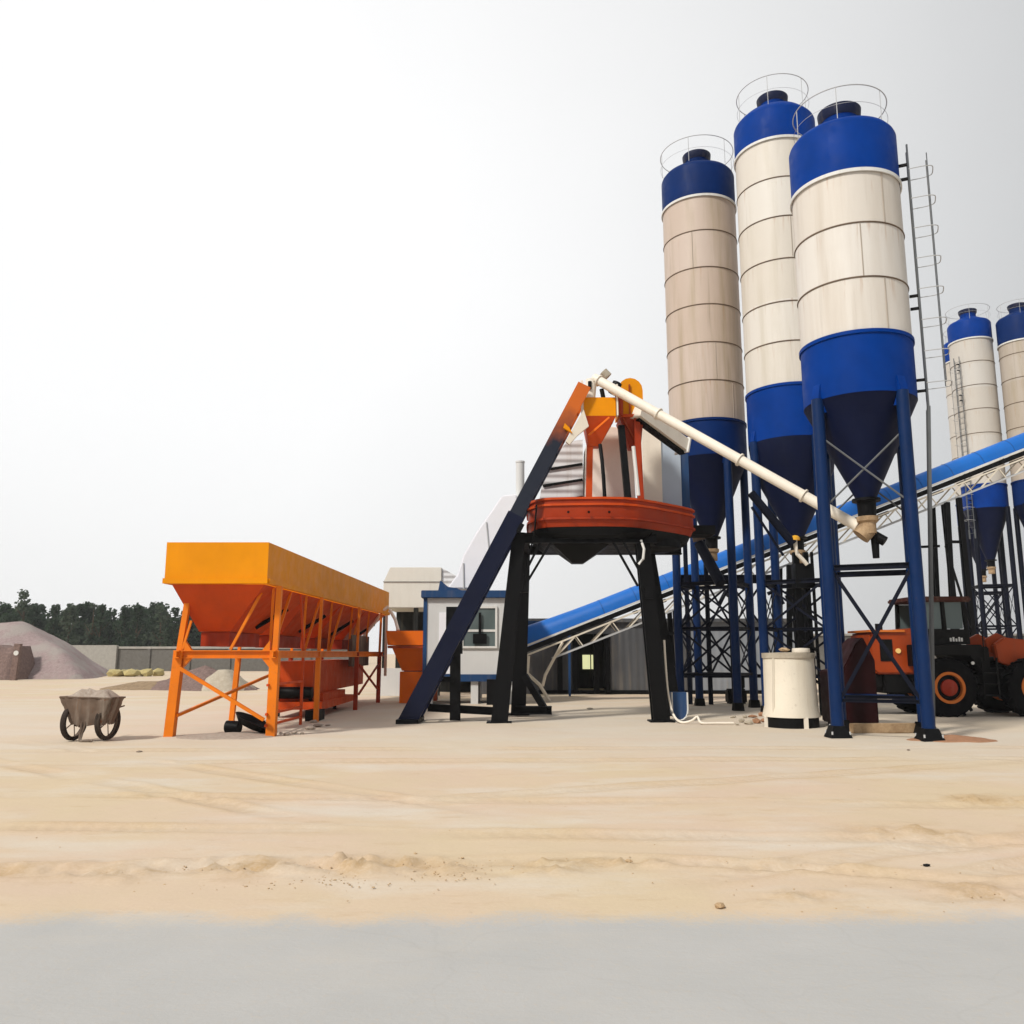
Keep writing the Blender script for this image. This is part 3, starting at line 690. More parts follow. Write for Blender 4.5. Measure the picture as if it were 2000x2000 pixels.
# head hoppers
def P3(px, py, Y, dy=0): return P(px, py, Y)
b1 = [P(1141, 812, 21.6), P(1203, 812, 21.6), P(1203, 812, 21.6) + V(0, .75, 0), P(1141, 812, 21.6) + V(0, .75, 0)]
zt1 = P(1141, 776, 21.6).z
for v in b1: v.z = b1[0].z
b1t = [V(v.x, v.y, zt1) for v in b1]
hp = MB().frust(b1, b1t).build('skip_bucket', 'orange', t)
lo = [V(b1[0].x + .12, 21.9, P(0, 866, 21.6).z), V(b1[0].x + .42, 21.9, P(0, 866, 21.6).z), V(b1[0].x + .42, 22.2, P(0, 866, 21.6).z), V(b1[0].x + .12, 22.2, P(0, 866, 21.6).z)]
MB().frust(lo, [v - V(0, 0, .003) for v in b1]).build('bucket_funnel', 'redorange', hp)
MB().bar(P(1190, 815, 21.55), P(1150, 850, 21.6), .05, .05).build('funnel_rib', 'orange2', hp)
MB().b2(b1[0] + V(-.08, -.06, -.02), (b1[0].x - .02, 21.6, zt1 + .45)).build('bucket_frame', 'ivory', hp)
MB().b2((b1[1].x + .02, 21.55, b1[0].z), (b1[1].x + .06, 21.7, zt1 + .35)).build('bucket_frame', 'ivory', hp)
q = P(1231, 790, 22.0); x0, x1 = P(1208, 790, 22).x, P(1256, 790, 22).x
zt, zm, zr = P(0, 738, 22).z, P(0, 810, 22).z, P(0, 872, 22).z
arch = [V(x0, 22, zm), V(x0, 22, zt - .35)] + [V((x0 + x1) / 2 - math.cos(a) * (x1 - x0) / 2, 22, zt - .35 + .35 * math.sin(a)) for a in [math.pi * k / 8 for k in range(1, 8)]] + [V(x1, 22, zt - .35), V(x1, 22, zm)]
hd = MB().prism(arch, (0, .8, 0)).build('hoist_head', 'orange', t)
MB().b2((x0 + .06, 21.93, zm - .08), (x1 + .03, 22.85, zm)).build('head_rim', 'redorange', hd)
MB().frust([V(x0 + .30, 22.2, zr), V(x1 - .06, 22.2, zr), V(x1 - .06, 22.5, zr), V(x0 + .30, 22.5, zr)], [V(x0 + .02, 22.0, zm - .08), V(x1, 22.0, zm - .08), V(x1, 22.8, zm - .08), V(x0 + .02, 22.8, zm - .08)]).build('head_funnel', 'deepred', hd)
MB().bar(V(x0 + .1, 21.97, zm - .1), V(x1 - .12, 22.15, zr), .05, .05).bar(V(x0 + .3, 21.97, zt - .2), V(x0 + .3, 21.97, zm), .04, .05).build('head_rib', 'ldr_or', hd)
# posts on the platform
for (pa, ya), (pb, yb), w, mt in ((((1149, 22.0), (1152, 22.0), .16, 'redorange')), ((1228, 21.75), (1213, 21.9), .17, 'black'), ((1252, 22.0), (1243, 22.0), .16, 'deepred')):
    a = P(pa, 968, ya); b = P(pb, {'redorange': 866, 'black': 832, 'deepred': 815}[mt], yb); a.z = 5.3
    MB().bar(a, b, w, w, (0, 1, 0)).build('head_post', mt, t)
MB().tube(P(1247, 968, 21.6), P(1237, 872, 21.6), .05, n=8).build('water_pipe', 'rimwhite', t)
MB().path([P(1172, 868, 21.6), P(1176, 900, 21.5), P(1179, 935, 21.5), P(1181, 972, 21.5)], .05, 8).build('dust_pipe', 'black', t)
# lower track stay, cream
MB().prism([P(1105, 862, 21.3), P(1140, 800, 21.3), P(1150, 832, 21.3), P(1128, 850, 21.3), P(1112, 868, 21.3)], (0, .12, 0)).build('guide_plate', 'cream', t)
MB().prism([P(1103, 826, 21.25), P(1112, 835, 21.25), P(1118, 846, 21.25), P(1100, 835, 21.25)], (0, .1, 0)).build('latch', 'orange', t)
# housings on the platform: cream weigh hopper, grey louvred cabinet, cream cover, blue sheet
z5 = 5.4
hx0, hx1 = P(1140, 900, 23).x, P(1240, 900, 23).x
wt = P(0, 838, 23).z
wp = MB()
for yy_ in (22.9, 24.1): pass
wp.prism([V(hx0, 22.9, z5), V(hx1, 22.9, z5), V(hx1 - .06, 22.9, wt - .45), V(hx1 - .35, 22.9, wt), V(hx0 + .5, 22.9, wt + .1), V(hx0 + .1, 22.9, wt - .4)], (0, 1.2, 0)).build('weigh_hopper', 'cream_bright', t, bevel=.03)
lx0, lx1 = P(1046, 940, 23.6).x, P(1138, 940, 23.6).x
MB().prism([V(lx0, 23.4, z5), V(lx1, 23.4, z5), V(lx1, 23.4, P(0, 862, 23.6).z), V(lx1 - .45, 23.4, P(0, 866, 23.6).z), V(lx0 + .25, 23.4, P(0, 920, 23.6).z)], (0, .9, 0)).build('louvred_cabinet', 'louvre', t)
for zz in (5.95, 6.45, 6.9):
    MB().bar(V(lx0 + .2, 23.37, zz - .08), V(lx1 - .02, 23.37, zz + .1), .04, .07).build('cabinet_trim', 'black', t)
cx0, cx1 = P(1256, 900, 24).x, P(1292, 900, 24).x
MB().prism([V(cx0, 24, z5), V(cx1, 24, z5), V(cx1, 24, P(0, 848, 24).z), V(cx0, 24, P(0, 815, 24).z)], (0, .8, 0)).build('cream_cover', 'ivory', t)
cx2 = P(1330, 900, 24).x
MB().prism([V(cx1 + .01, 24.05, z5), V(cx2, 24.05, z5), V(cx2, 24.05, P(0, 874, 24).z), V(cx1 + .01, 24.05, P(0, 846, 24).z)], (0, .7, 0)).build('blue_sheet', 'skypanel', t)
MB().b2((P(1330, 900, 24).x + .01, 24.1, z5), (P(1346, 900, 24).x, 24.6, P(0, 885, 24).z)).build('teal_sheet', 'trim_blue', t)
MB().b2((P(1298, 0, 24.5).x, 24.1, 5.1), (P(1350, 0, 24.5).x, 24.9, 5.36)).build('outrigger', 'black', t)
# short fat trough under the screw conveyor
c1, c2 = P(1243, 803, 21.9), P(1333, 870, 23.2)
MB().bar(c1, c2, .36, .36).build('inclined_trough', 'ivory', t)
MB().bar(c2, c2 + (c2 - c1).normalized() * .05, .48, .48).build('trough_flange', 'rimwhite', t)
MB().bar(c1 - V(0, 0, .24), c2 - V(0, 0, .24), .2, .06).build('trough_rail', 'black', t)

MB().tube(P(1196, 768, 21.75), P(1206, 748, 21.75), .13, n=18).build('hoist_motor', 'black', t)
MB().tube(P(1209, 768, 21.9), P(1209, 812, 21.9), .11, n=16).build('hoist_drum', 'deepred', t)
MB().path([P(1175, 760, 21.7), P(1178, 775, 21.7), P(1180, 790, 21.7)], .06, 8).build('elbow', 'black', t)
MB().path([P(1160, 742, 21.6), P(1180, 752, 21.6), P(1201, 772, 21.6)], .035, 8).build('feed_pipe', 'ivory', t)
MB().path([P(1252, 1055, 21.7), P(1258, 1072, 21.6), P(1256, 1092, 21.6), P(1247, 1102, 21.6)], .035, 8).build('water_pipe', 'rimwhite', t)
MB().path([P(1048, 985, 21.3), P(1044, 1040, 21.5), P(1030, 1100, 21.5), P(1012, 1200, 21.5), P(1000, 1330, 21.5)], .022, 6).build('cable', 'black', t)
for a_, b_ in ((1036, 973), (1350, 985)): pass
for px, py in ((1150, 1000), (1190, 1000), (1110, 1000)):
    MB().tube(P(px, py, 21.32), P(px, py, 21.24), .035, n=8).build('bolt', 'black', t)
g = 'rubble heaped by the rear foot of the mixer tower'
for px, py, s_ in ((1052, 1388, .14), (1066, 1386, .16), (1040, 1391, .12), (1060, 1394, .10), (1072, 1392, .09), (1030, 1394, .08)):
    rockthing(px, py, s_, 'stone', 'pale stone heaped beside the rear foot of the mixer tower', 'rubble', g, 'rubble_lump')
rockthing(1153, 1386, .09, 'stone', 'single pointed pale stone on open ground under the mixer tower')

# screw conveyor from near silo up to the tower
a = P(1160, 738, 21.75); b = P(1692, 1037, 18.55)
t = thing('screw_conveyor', (b.x, b.y, 4.3), 'long cream screw conveyor tube slanting from near silo outlet up to the tower head', 'screw conveyor')
d = (b - a).normalized()
tb = MB().tube(a, b, .125, n=24).build('tube', 'ivory', t)
for k in (.02, .27, .58, .80, .97):
    q = a.lerp(b, k); MB().tube(q, q + d * .035, .165, n=24).build('flange', 'ivory', tb)
MB().tube(b + d * .03, b + d * .45, .11, n=18).build('drive_motor', 'black', t)
MB().tube(b + d * .2, b + d * .2 - V(0, 0, .5), .09, .07, n=14).build('clean_out', 'black', t)
MB().tube(P(1155, 742, 21.75), P(1152, 790, 21.75), .15, .13, n=20).build('head_outlet', 'ivory', t)
MB().tube(P(1178, 726, 21.9), P(1188, 736, 21.9), .12, n=16).build('head_motor', 'stone', t)
MB().tube(P(1152, 745, 21.6), P(1152, 760, 21.6), .05, n=10).build('inspection_port', 'black', t)
q = P(1683, 1000, 18.45); q.z = 4.5
MB().tube((7.84, 18.42, 4.42), (7.68, 18.45, 4.25), .19, .2, n=18).build('inlet_boot', 'timber', t)
# second screw conveyor (far silo line to the tower), mostly hidden
a = P(1366, 1062, 26.6); b = P(1408, 1140, 25.8)
t = thing('screw_conveyor', (b.x, b.y, 3.6), 'short dark slanting conveyor tube under the cone of the tan silo', 'screw conveyor')
MB().tube(a, b, .17, n=16).build('tube', 'frame_navy', t)
MB().tube(a + V(-.0, 0, .1), a + V(-.12, 0, .55), .2, .16, n=16).build('inlet_boot', 'rusty', t)
# yellow capped breather on middle silo
q = P(1553, 1052, 24); t = thing('vent_pipe', (q.x, q.y, q.z - .6), 'pale vent pipe with yellow cap between the middle and near silo legs', 'vent pipe')
MB().lathe([(.14, 0), (.13, .08), (.08, .13), (.01, .15)], q - V(0, 0, .05), 20).build('cap', 'yellow', t)
MB().path([q, q - V(0, 0, .25), q + V(.04, 0, -.45), q + V(.18, 0, -.6), q + V(.3, 0, -.75)], .06, 8).build('pipe', 'ivory', t)
MB().b2(q + V(.0, .1, -1.4), q + V(.5, .5, -.7)).build('gearbox', 'black', t)
# dark manifold columns behind near silo
q = P(1583, 1400, 24.2)
t = thing('dust_collector_frame', (q.x, 26.2, 0), 'dark upright pipework standing between the middle and near silos', 'pipework')
for px, w in ((1571, .16), (1590, .13), (1601, .07)):
    x = P(px, 1300, 24.2).x; MB().bar(V(x, 24.2 + w, 0), V(x - .02, 24.2 + w, 4.6), w, w).build('column', 'black', t)
for z_ in (1.2, 2.1, 3.0, 3.9):
    MB().bar(V(P(1571, 1300, 24.2).x, 24.22, z_), V(P(1601, 1300, 24.2).x, 24.22, z_ - .35), .05, .07).build('tie', 'black', t)

q0 = P(1325, 1380, 29.4).x
t = thing('pipe_rack', (q0 + 2.5, 29.4, 0), 'dark steel lattice rack standing behind the legs of the tan and middle silos', 'steel rack')
cols = [P(px, 1300, 29.4).x for px in (1327, 1346, 1386, 1432, 1492, 1518)]
for i, x in enumerate(cols):
    MB().hbeam(V(x, 29.4, 0), V(x, 29.4, 5.9 if i < 3 else 4.3), .13, .14, .02, (0, 1, 0)).build('column', 'frame_navy', t)
for z_, w_ in ((4.28, .30), (2.55, .14), (.95, .12)):
    MB().hbeam(V(cols[0] - .1, 29.55, z_), V(cols[-1] + .1, 29.55, z_), .12, w_, .02).build('rail', 'frame_navy', t)
for a_, b_ in ((0, 2), (2, 3), (3, 4), (4, 5)):
    for za, zb_ in ((4.1, 2.6), (2.5, 1.0)):
        MB().bar(V(cols[a_], 29.32, za), V(cols[b_], 29.32, zb_), .02, .07).build('brace', 'frame_navy', t)
        MB().bar(V(cols[a_], 29.26, zb_), V(cols[b_], 29.26, za), .02, .07).build('brace', 'frame_navy', t)
for i, (pa, pb) in enumerate((((1420, 1165), (1455, 1150)), ((1405, 1180), (1430, 1162)), ((1500, 1160), (1530, 1180)))):
    MB().path([P(*pa, 29.0), P((pa[0] + pb[0]) / 2, min(pa[1], pb[1]) - 8, 29.0), P(*pb, 29.0)], .07, 7).build('cable', 'frame_navy', t)
t = thing('inclined_pipe', (8.0, 24.0, 3.9), 'thick dark inclined pipe crossing below the cone of the middle silo', 'pipe')
MB().tube(P(1466, 962, 24.0), P(1549, 1062, 24.0), .12, n=16).build('pipe_run', 'frame_navy', t)
MB().tube(P(1468, 990, 24.1), P(1530, 1085, 24.1), .04, n=8).build('conduit', 'frame_navy', t)

# ------------------------------------------------------------------ inclined belt gallery
Yc = 31.5
def CL(x): return 1.92 + (x - .31) * .390            # cover underside height
t = thing('belt_conveyor', (8.0, Yc, 0), 'long blue covered belt conveyor rising to the right behind the silos', 'belt conveyor')
ux = V(1, 0, .384).normalized(); un = V(-.384, 0, 1).normalized()
kk = Yc / 30.0
def cp(x): return V(x, Yc, (CL(x / kk) - H) * kk + H)
XA, XB = -1.4, 27.0
cov = MB(); n = 60; ns_ = 10; vs = []; fs = []
for i in range(n + 1):
    x = XA + (XB - XA) * i / n; c_ = cp(x)
    s_ = 1.10 + .42 * min(1, max(0, (3.2 - x) / 2.6)) ** 1.5
    for j in range(ns_ + 1):
        a = math.pi * j / ns_
        vs.append(c_ + V(0, -1, 0) * math.cos(a) * .46 + un * ((math.sin(a) ** .8) * .52 * s_ - .30 * max(0, s_ - 1.1)))
for i in range(n):
    for j in range(ns_):
        q = i * (ns_ + 1) + j; fs.append((q, q + ns_ + 1, q + ns_ + 2, q + 1))
cvo = cov.add(vs, fs).build('cover', 'belt_blue', t, ang=50)
for i in range(0, 20):
    sm = MB()
    x = 3.4 + i * 1.2; c_ = cp(x)
    sm.path([c_ - V(0, 1, 0) * math.cos(a) * .465 + un * (math.sin(a) ** .8) * .58 for a in [math.pi * j / 10 for j in range(11)]], .008, 4)
    sm.build('cover_joint', 'trim_blue', cvo)
MB().bar(cp(XA) + V(0, -.5, 0) - un * .02, cp(XB) + V(0, -.5, 0) - un * .02, .03, .075).build('edge_trim', 'rimwhite', t)
for yo in (-.46, .46):
    MB().bar(cp(XA) + V(0, yo, 0) - un * .16, cp(XB) + V(0, yo, 0) - un * .16, .06, .17).build('stringer', 'black', t)
MB().bar(cp(XA) - un * .10, cp(XB) - un * .10, .7, .02).build('belt', 'rubber', t)
for k in range(26):
    c_ = cp(XA + .6 + k * 1.05); MB().tube(c_ + V(0, -.42, 0) - un * .34, c_ + V(0, .42, 0) - un * .34, .06, n=10).build('roller', 'black', t)
tr = MB()
for yo in (-.46, .46):
    tr.bar(cp(.2) + V(0, yo, 0) - un * .34, cp(XB) + V(0, yo, 0) - un * .34, .06, .06)
tr.build('upper_chord', 'cream', t)
tr = MB()
for yo in (-.46, .46):
    tr.bar(cp(1.2) + V(0, yo, 0) - un * .78, cp(XB) + V(0, yo, 0) - un * .78, .06, .06)
tr.build('lower_chord', 'greyrail', t)
for yo in (-.46, .46):
    tr = MB()
    for k in range(19):
        x = 1.3 + k * 1.33
        tr.bar(cp(x) + V(0, yo, 0) - un * .78, cp(x + .85) + V(0, yo, 0) - un * .36, .045, .05)
        tr.bar(cp(x + .9) + V(0, yo, 0) - un * .36, cp(x + 1.0) + V(0, yo, 0) - un * .76, .03, .035)
    tr.build('lacing', 'cream', t)
for x, cw in ((5.5, .9), (10.2, .9), (16.2, .95), (21.5, 1)):
    T = MB().hbeam(V(x - .25, Yc - .55, 0), cp(x - .3) + V(0, -.55, 0) - un * .8, .16, .17, .03, (0, 1, 0)).hbeam(V(x + .55, Yc - .55, 0), cp(x + .15) + V(0, -.55, 0) - un * .8, .16, .17, .03, (0, 1, 0))
    T.hbeam(V(x - .25, Yc + .55, 0), cp(x - .3) + V(0, .55, 0) - un * .8, .16, .17, .03, (0, 1, 0)).hbeam(V(x + .55, Yc + .55, 0), cp(x + .15) + V(0, .55, 0) - un * .8, .16, .17, .03, (0, 1, 0))
    zt_ = cp(x).z - .9
    for z_ in (zt_ * .8, zt_ * .35):
        T.bar(V(x - .2, Yc - .55, z_), V(x + .45, Yc - .55, z_), .1, .1)
    T.bar(V(x - .2, Yc - .55, zt_ * .78), V(x + .5, Yc - .55, zt_ * .35), .06, .08)
    T.build('trestle', 'black', t)
# tail leg
MB().path([cp(.45) - V(0, .5, 0) - un * .38, V(.55, Yc - .5, 1.0), V(1.0, Yc - .5, .6), V(1.35, Yc - .5, .02)], .07, 6).build('tail_leg', 'cream', t)
MB().path([cp(1.7) - V(0, .5, 0) - un * .38, V(1.2, Yc - .5, .95), V(1.1, Yc - .5, .55)], .055, 6).build('tail_leg', 'cream', t)
MB().tube(V(-1.3, Yc - .5, cp(-1.3).z - .15), V(-1.3, Yc + .5, cp(-1.3).z - .15), .28, n=20).build('tail_drum', 'black', t)
MB().hbeam(V(-1.3, Yc - .5, 0), V(-1.3, Yc - .5, cp(-1.3).z - .25), .14, .16, .02, (0, 1, 0)).build('tail_stand', 'black', t)

# ------------------------------------------------------------------ control cabin
cf = 29.4
x0, x1 = P(826, 1250, cf).x, P(1014, 1250, cf).x
zr0, zb0, zb1 = P(0, 1168, cf).z, P(0, 1317, cf).z, P(0, 1331, cf).z
t = thing('control_cabin', ((x0 + x1) / 2, cf + 1.3, 0), 'white control cabin with flat blue roof behind the tower hoist track', 'cabin')
MB().b2((x0 + .03, cf + .03, zb1), (x1 - .03, cf + 2.5, zr0)).build('wall', 'white', t)
MB().b2((x0 - .08, cf - .12, zr0), (x1 + .12, cf + 2.7, zr0 + .26)).build('roof', 'trim_blue', t, bevel=.02)
MB().b2((x0, cf, zb1), (x1, cf + 2.55, zb0)).build('base_rail', 'trim_blue', t)
for x in (x0, x1 - .13):
    MB().b2((x, cf - .005, zb0 + .002), (x + .13, cf + .08, zr0 - .002)).build('corner_post', 'trim_blue', t)
wx0, wx1, wz0, wz1 = P(905, 0, cf).x, P(967, 0, cf).x, P(0, 1262, cf).z, P(0, 1188, cf).z
wx0, wx1 = (905 - 1000) / F * 29.0, (967 - 1000) / F * 29.0
w = MB()
fw = .07
w.b2((wx0 - fw, cf - .04, wz0 - fw), (wx1 + fw, cf + .028, wz0)).b2((wx0 - fw, cf - .04, wz1), (wx1 + fw, cf + .028, wz1 + fw)).b2((wx0 - fw, cf - .04, wz0 + .001), (wx0, cf + .028, wz1 - .001)).b2((wx1, cf - .04, wz0 + .001), (wx1 + fw, cf + .028, wz1 - .001))
w = w.b2((wx0, cf - .02, (wz0 + wz1) / 2 - .16), (wx1, cf + .02, (wz0 + wz1) / 2 - .08)).build('window', 'rimwhite', t)
MB().b2((wx0, cf + .0, wz0), (wx1, cf + .024, wz1)).build('pane', 'glass', w)
MB().b2((wx0 + .33, cf - .10, wz0 + .08), (wx0 + .80, cf - .05, wz0 + .42)).b2((wx0 + .52, cf - .09, wz0 + .42), (wx0 + .61, cf - .06, wz1 - .15)).build('lamp_box', 'black', w)
dx = P(880, 1300, cf).x
MB().b2((x0 + .55, cf - .01, zb0 + .02), (x0 + 1.25, cf + .028, zr0 - .5)).build('door', 'pale', t)
for x in (x0 + .1, (x0 + x1) / 2, x1 - .35):
    for y in (cf + .1, cf + 2.1):
        MB().b2((x, y, 0), (x + .25, y + .25, zb1 - .002)).build('plinth', 'white', t)
MB().b2((x1 - 1.1, cf - .4, 0), (x1 - .55, cf - .1, .85)).build('switch_box', 'black', t)
# blue tarp bundle on the roof
q = P(880, 1150, cf + .3)
tag(MB().prism([V(q.x - .45, cf + .4, zr0 + .26), V(q.x + .45, cf + .4, zr0 + .26), V(q.x + .2, cf + .4, zr0 + .38), V(q.x - .1, cf + .4, zr0 + .42), V(q.x - .38, cf + .4, zr0 + .66)], (0, .5, 0)).build('tarpaulin', 'trim_blue', None, bevel=.02), 'crumpled blue tarpaulin lying on the control cabin roof', 'tarpaulin')

# pale panelled hood behind hoist
Yh = 32.6
pr = [(872, 1150), (893, 1122), (905, 1084), (930, 1040), (958, 1000), (980, 968), (1010, 964), (1012, 1000), (985, 1080), (950, 1150)]
pts = [P(a, b, Yh) for a, b in pr]
t = thing('panelled_hood', (pts[0].x, Yh, 0), 'pale curved panelled hood rising behind the hoist track and cabin roof', 'hood')
MB().prism(pts, (0, 1.6, 0)).build('hood_shell', 'pale', t, bevel=.05)
for a, b in (((905, 1100), (906, 1150)), ((950, 1020), (956, 1085))):
    MB().tube(P(*a, Yh - .02), P(*b, Yh - .02), .03, n=6).build('panel_joint', 'greyrail', t)
for px in (930,):
    x = P(px, 1300, Yh).x; MB().b2((x, Yh + .5, 0), (x + .2, Yh + .7, P(0, 1150, Yh).z)).build('support', 'greyrail', t)
a = P(1016, 965, Yh + .6); b = P(1016, 905, Yh + .6)
tag(MB().tube(a - V(0, 0, .3), b, .17, n=20).lathe([(.17, b.z), (.19, b.z + .02), (.19, b.z + .08), (.01, b.z + .1)], (a.x, a.y, 0), 20).build('vent_stack', 'white', None), 'short pale vent stack sticking up left of the mixer tower head', 'vent')

# ------------------------------------------------------------------ beige shed with dark open bay
Ys = 35.5
x0, x1 = P(748, 1150, Ys).x, P(862, 1150, Ys).x
z0, z1, zm_ = P(0, 1187, Ys).z, P(0, 1108, Ys).z, P(0, 1136, Ys).z
t = thing('raised_shed', ((x0 + x1) / 2, Ys + 2, 0), 'beige shed wall with sloping top corner over a dark open bay behind the orange hopper', 'shed')
MB().prism([V(x0, Ys, z0), V(x1, Ys, z0), V(x1, Ys, zm_), V(x1, Ys, z1), V(x0 + .28, Ys, z1), V(x0 + .02, Ys, zm_)], (0, 4, 0)).build('upper_wall', 'beige', t, bevel=.02)
MB().bar(V(x0, Ys - .02, zm_), V(x1, Ys - .02, zm_), .03, .04).build('trim', 'capstone', t)
MB().prism([V(x1 + .01, Ys + .1, z0), V(x1 + 1.6, Ys + .1, z0), V(x1 + 1.6, Ys + .1, P(0, 1150, Ys).z), V(x1 + .01, Ys + .1, z1 - .02)], (0, 3.6, 0)).build('side_roof', 'louvre', t)
MB().b2((x0 + .1, Ys + 3.6, 0), (x1 + 1.5, Ys + 3.8, z0 - .002)).build('back_wall', 'dark', t)
for x in (x0 + .02, x0 + 1.3, x1 - .2):
    MB().b2((x, Ys + .05, 0), (x + .18, Ys + .25, z0 - .002)).build('column', 'dark', t)
MB().b2((x0, Ys - .1, 0), (x0 + .95, Ys + .04, P(0, 1305, Ys).z)).build('low_wall', 'white', t)
# small orange hopper
Yo = 29.6
t = thing('small_hopper', (P(807, 1300, Yo).x, Yo + .6, 0), 'small bright orange square hopper on a pedestal between long hopper and hoist', 'hopper')
def ring4(pa, pb, py, Y0, Y1):
    a = P(pa, py, Y0); b = P(pb, py, Y0); return [a, b, V(b.x, Y1, a.z), V(a.x, Y1, a.z)]
rm = MB().frust(ring4(757, 856, 1260, Yo, Yo + 1.6), ring4(754, 858, 1232, Yo - .03, Yo + 1.63)).build('rim', 'orange2', t)
MB().frust(ring4(785, 838, 1310, Yo + .5, Yo + 1.1), ring4(764, 850, 1261, Yo + .06, Yo + 1.54)).build('funnel', 'orange2', t)
MB().frust(ring4(757, 856, 1266, Yo - .02, Yo + 1.62), ring4(757, 856, 1261, Yo - .02, Yo + 1.62)).build('flange', 'ldr_or', t)
a = ring4(781, 836, 1312, Yo + .45, Yo + 1.1)
MB().frust([V(v.x, v.y, 0) for v in a], [V(v.x, v.y, v.z) for v in a]).build('pedestal', 'orange2', t)
MB().b2((a[1].x - .35, Yo + .2, .1), (a[1].x + .35, Yo + .45, .5)).build('drive', 'ldr_or', t)

# ------------------------------------------------------------------ low sheds and walls behind
t = thing('low_shed', (7, 37.5, 0), 'long low dark grey shed behind the conveyor and mixer tower legs', 'shed')
xa, xm, xb = P(1035, 1300, 37).x, P(1352, 1300, 37).x, P(1560, 1300, 37).x
do0, do1 = P(1119, 1300, 37).x, P(1192, 1300, 37).x
zt_ = 3.05
MB().b2((-1.5, 37, 0), (do0, 37.2, zt_)).b2((do1, 37, 0), (xm, 37.2, zt_)).b2((do0, 37.0, 2.55), (do1, 37.2, zt_)).build('wall', 'shed', t)
MB().b2((xm + .002, 37, 0), (xb, 37.2, zt_)).build('pale_wall', 'shed2', t)
MB().b2((-1.5, 43, 0), (xb, 43.2, zt_)).build('back_wall', 'dark', t)
MB().b2((-1.9, 36.8, zt_ + .002), (xb + .2, 43.4, zt_ + .16)).build('roof', 'shed', t)
for x in (do0 - .02, do1 - .25, P(1077, 0, 37).x, P(1160, 1300, 37).x):
    MB().b2((x, 36.9, 0), (x + .22, 37.3, 2.54)).build('door_post', 'black', t)
wn_ = MB().b2((P(1141, 1300, 42).x, 42.9, .95), (P(1172, 1300, 42).x, 42.98, 1.65)).build('window', 'lit', t)
MB().b2((P(1156, 1300, 42).x, 42.86, .95), (P(1158, 1300, 42).x, 42.9, 1.65)).build('mullion', 'black', wn_)
MB().b2((xa, 36.95, -.02), (xb, 36.99, .16)).build('kick_board', 'black', t)
q0, q1 = P(1012, 1217, 36).x, P(1110, 1217, 36).x
t = thing('roof_canopy', ((q0 + q1) / 2, 36, 0), 'flat dark blue canopy edge left of the conveyor lower end', 'canopy')
MB().b2((q0 - .6, 34.6, P(0, 1229, 36).z), (q1, 36.0, P(0, 1215, 36).z)).build('roof', 'trim_blue', t)
for x in (q0 - .5, q1 - .1): MB().b2((x, 34.7, 0), (x + .09, 34.8, P(0, 1229, 36).z)).build('post', 'trim_blue', t)
# far right wall and truck
t = thing('perimeter_wall', (30, 62, 0), 'long grey perimeter wall far behind the silos on the right', 'wall')
MB().b2((20, 62, 0), (46, 62.3, 3.0)).build('panel', 'concrete', t)
MB().b2((19.9, 61.9, 3.0), (46.1, 62.4, 3.15)).build('coping', 'capstone', t)
mound('rubble_heap', 23.8, 57, 2.6, 2, 2.2, 'gravel2', 'grey rubble heap seen between the near silo legs', 'rubble heap', seed=31)
t = thing('parked_truck', (31.0, 56, 0), 'small white truck parked far back right of the loader cab', 'truck')
MB().b2((29.4, 55, 1.05), (31.2, 57.0, 2.9)).build('cargo_box', 'white', t, bevel=.05)
MB().prism([V(31.25, 55.1, .7), V(32.6, 55.1, .7), V(32.6, 55.1, 1.6), V(32.25, 55.1, 2.35), V(31.25, 55.1, 2.4)], (0, 1.8, 0)).build('cab', 'white', t, bevel=.05)
MB().b2((31.5, 55.05, 1.65), (32.2, 55.09, 2.2)).build('window', 'glass', t)
MB().b2((29.3, 55.2, .6), (32.5, 56.8, 1.0)).build('chassis', 'black', t)
for x in (29.9, 32.0):
    for y in (55.1, 56.6): MB().tube((x, y, .42), (x, y + .25, .42), .42, n=20).build('wheel', 'rubber', t)
# left: gravel stockpile in bays, walls, scrap
pk = P(40, 1214, 66)
mb = MB(); vs = []; fs = []; rn = random.Random(4)
nx, ny = 70, 34
for j in range(ny + 1):
    for i in range(nx + 1):
        x = -62 + i * (34.5 / nx); y = 57.5 + j * (15 / ny)
        ex = min(1, max(0, (x + 29.0 + .35 * max(0, y - 60)) / -6.6)); ey = min(1, max(0, min((y - 58.0) / 5.5, (72 - y) / 5.5)))
        h = 4.25 * min(1, 1.0 * min(ex * 1.08, ey)); h = h - .28 * max(0, (h - 3.4)) ** 1.2
        h += .12 * math.sin(x * 1.3 + y * .7) * min(1, h) + .1 * math.sin(x * .6 - y * 1.1) * min(1, h) + rn.uniform(-.03, .03)
        if x < -37: h -= .25 * math.exp(-((x + 39) / 2) ** 2)
        vs.append((x, y, h - .03 - (.4 if min(ex, ey) <= 0.012 else 0)))
for j in range(ny):
    for i in range(nx): q = j * (nx + 1) + i; fs.append((q, q + 1, q + nx + 2, q + nx + 1))
tag(mb.add(vs, fs).build('gravel_stockpile', 'gravel', None, ang=70), 'large pinkish grey gravel stockpile at the far left in front of trees', 'gravel pile')
a = P(45, 1328, 57)
mb = MB(); vs = []; fs = []
for j in range(13):
    for i in range(25):
        x = a.x - 9 + i * .36; y = 56.3 + j * .35; e = min(1, j / 4, (12 - j) / 3); e2 = min(1, (24 - i) / 2)
        vs.append((x, y, 2.25 * e * e2 * (1 + .05 * math.sin(x * 3)) - .04))
for j in range(12):
    for i in range(24): q = j * 25 + i; fs.append((q, q + 1, q + 26, q + 25))
tag(mb.add(vs, fs).build('gravel_bay_heap', 'gravel2', None, ang=60), 'brown gravel heap filling the bay at the left picture edge', 'gravel heap')
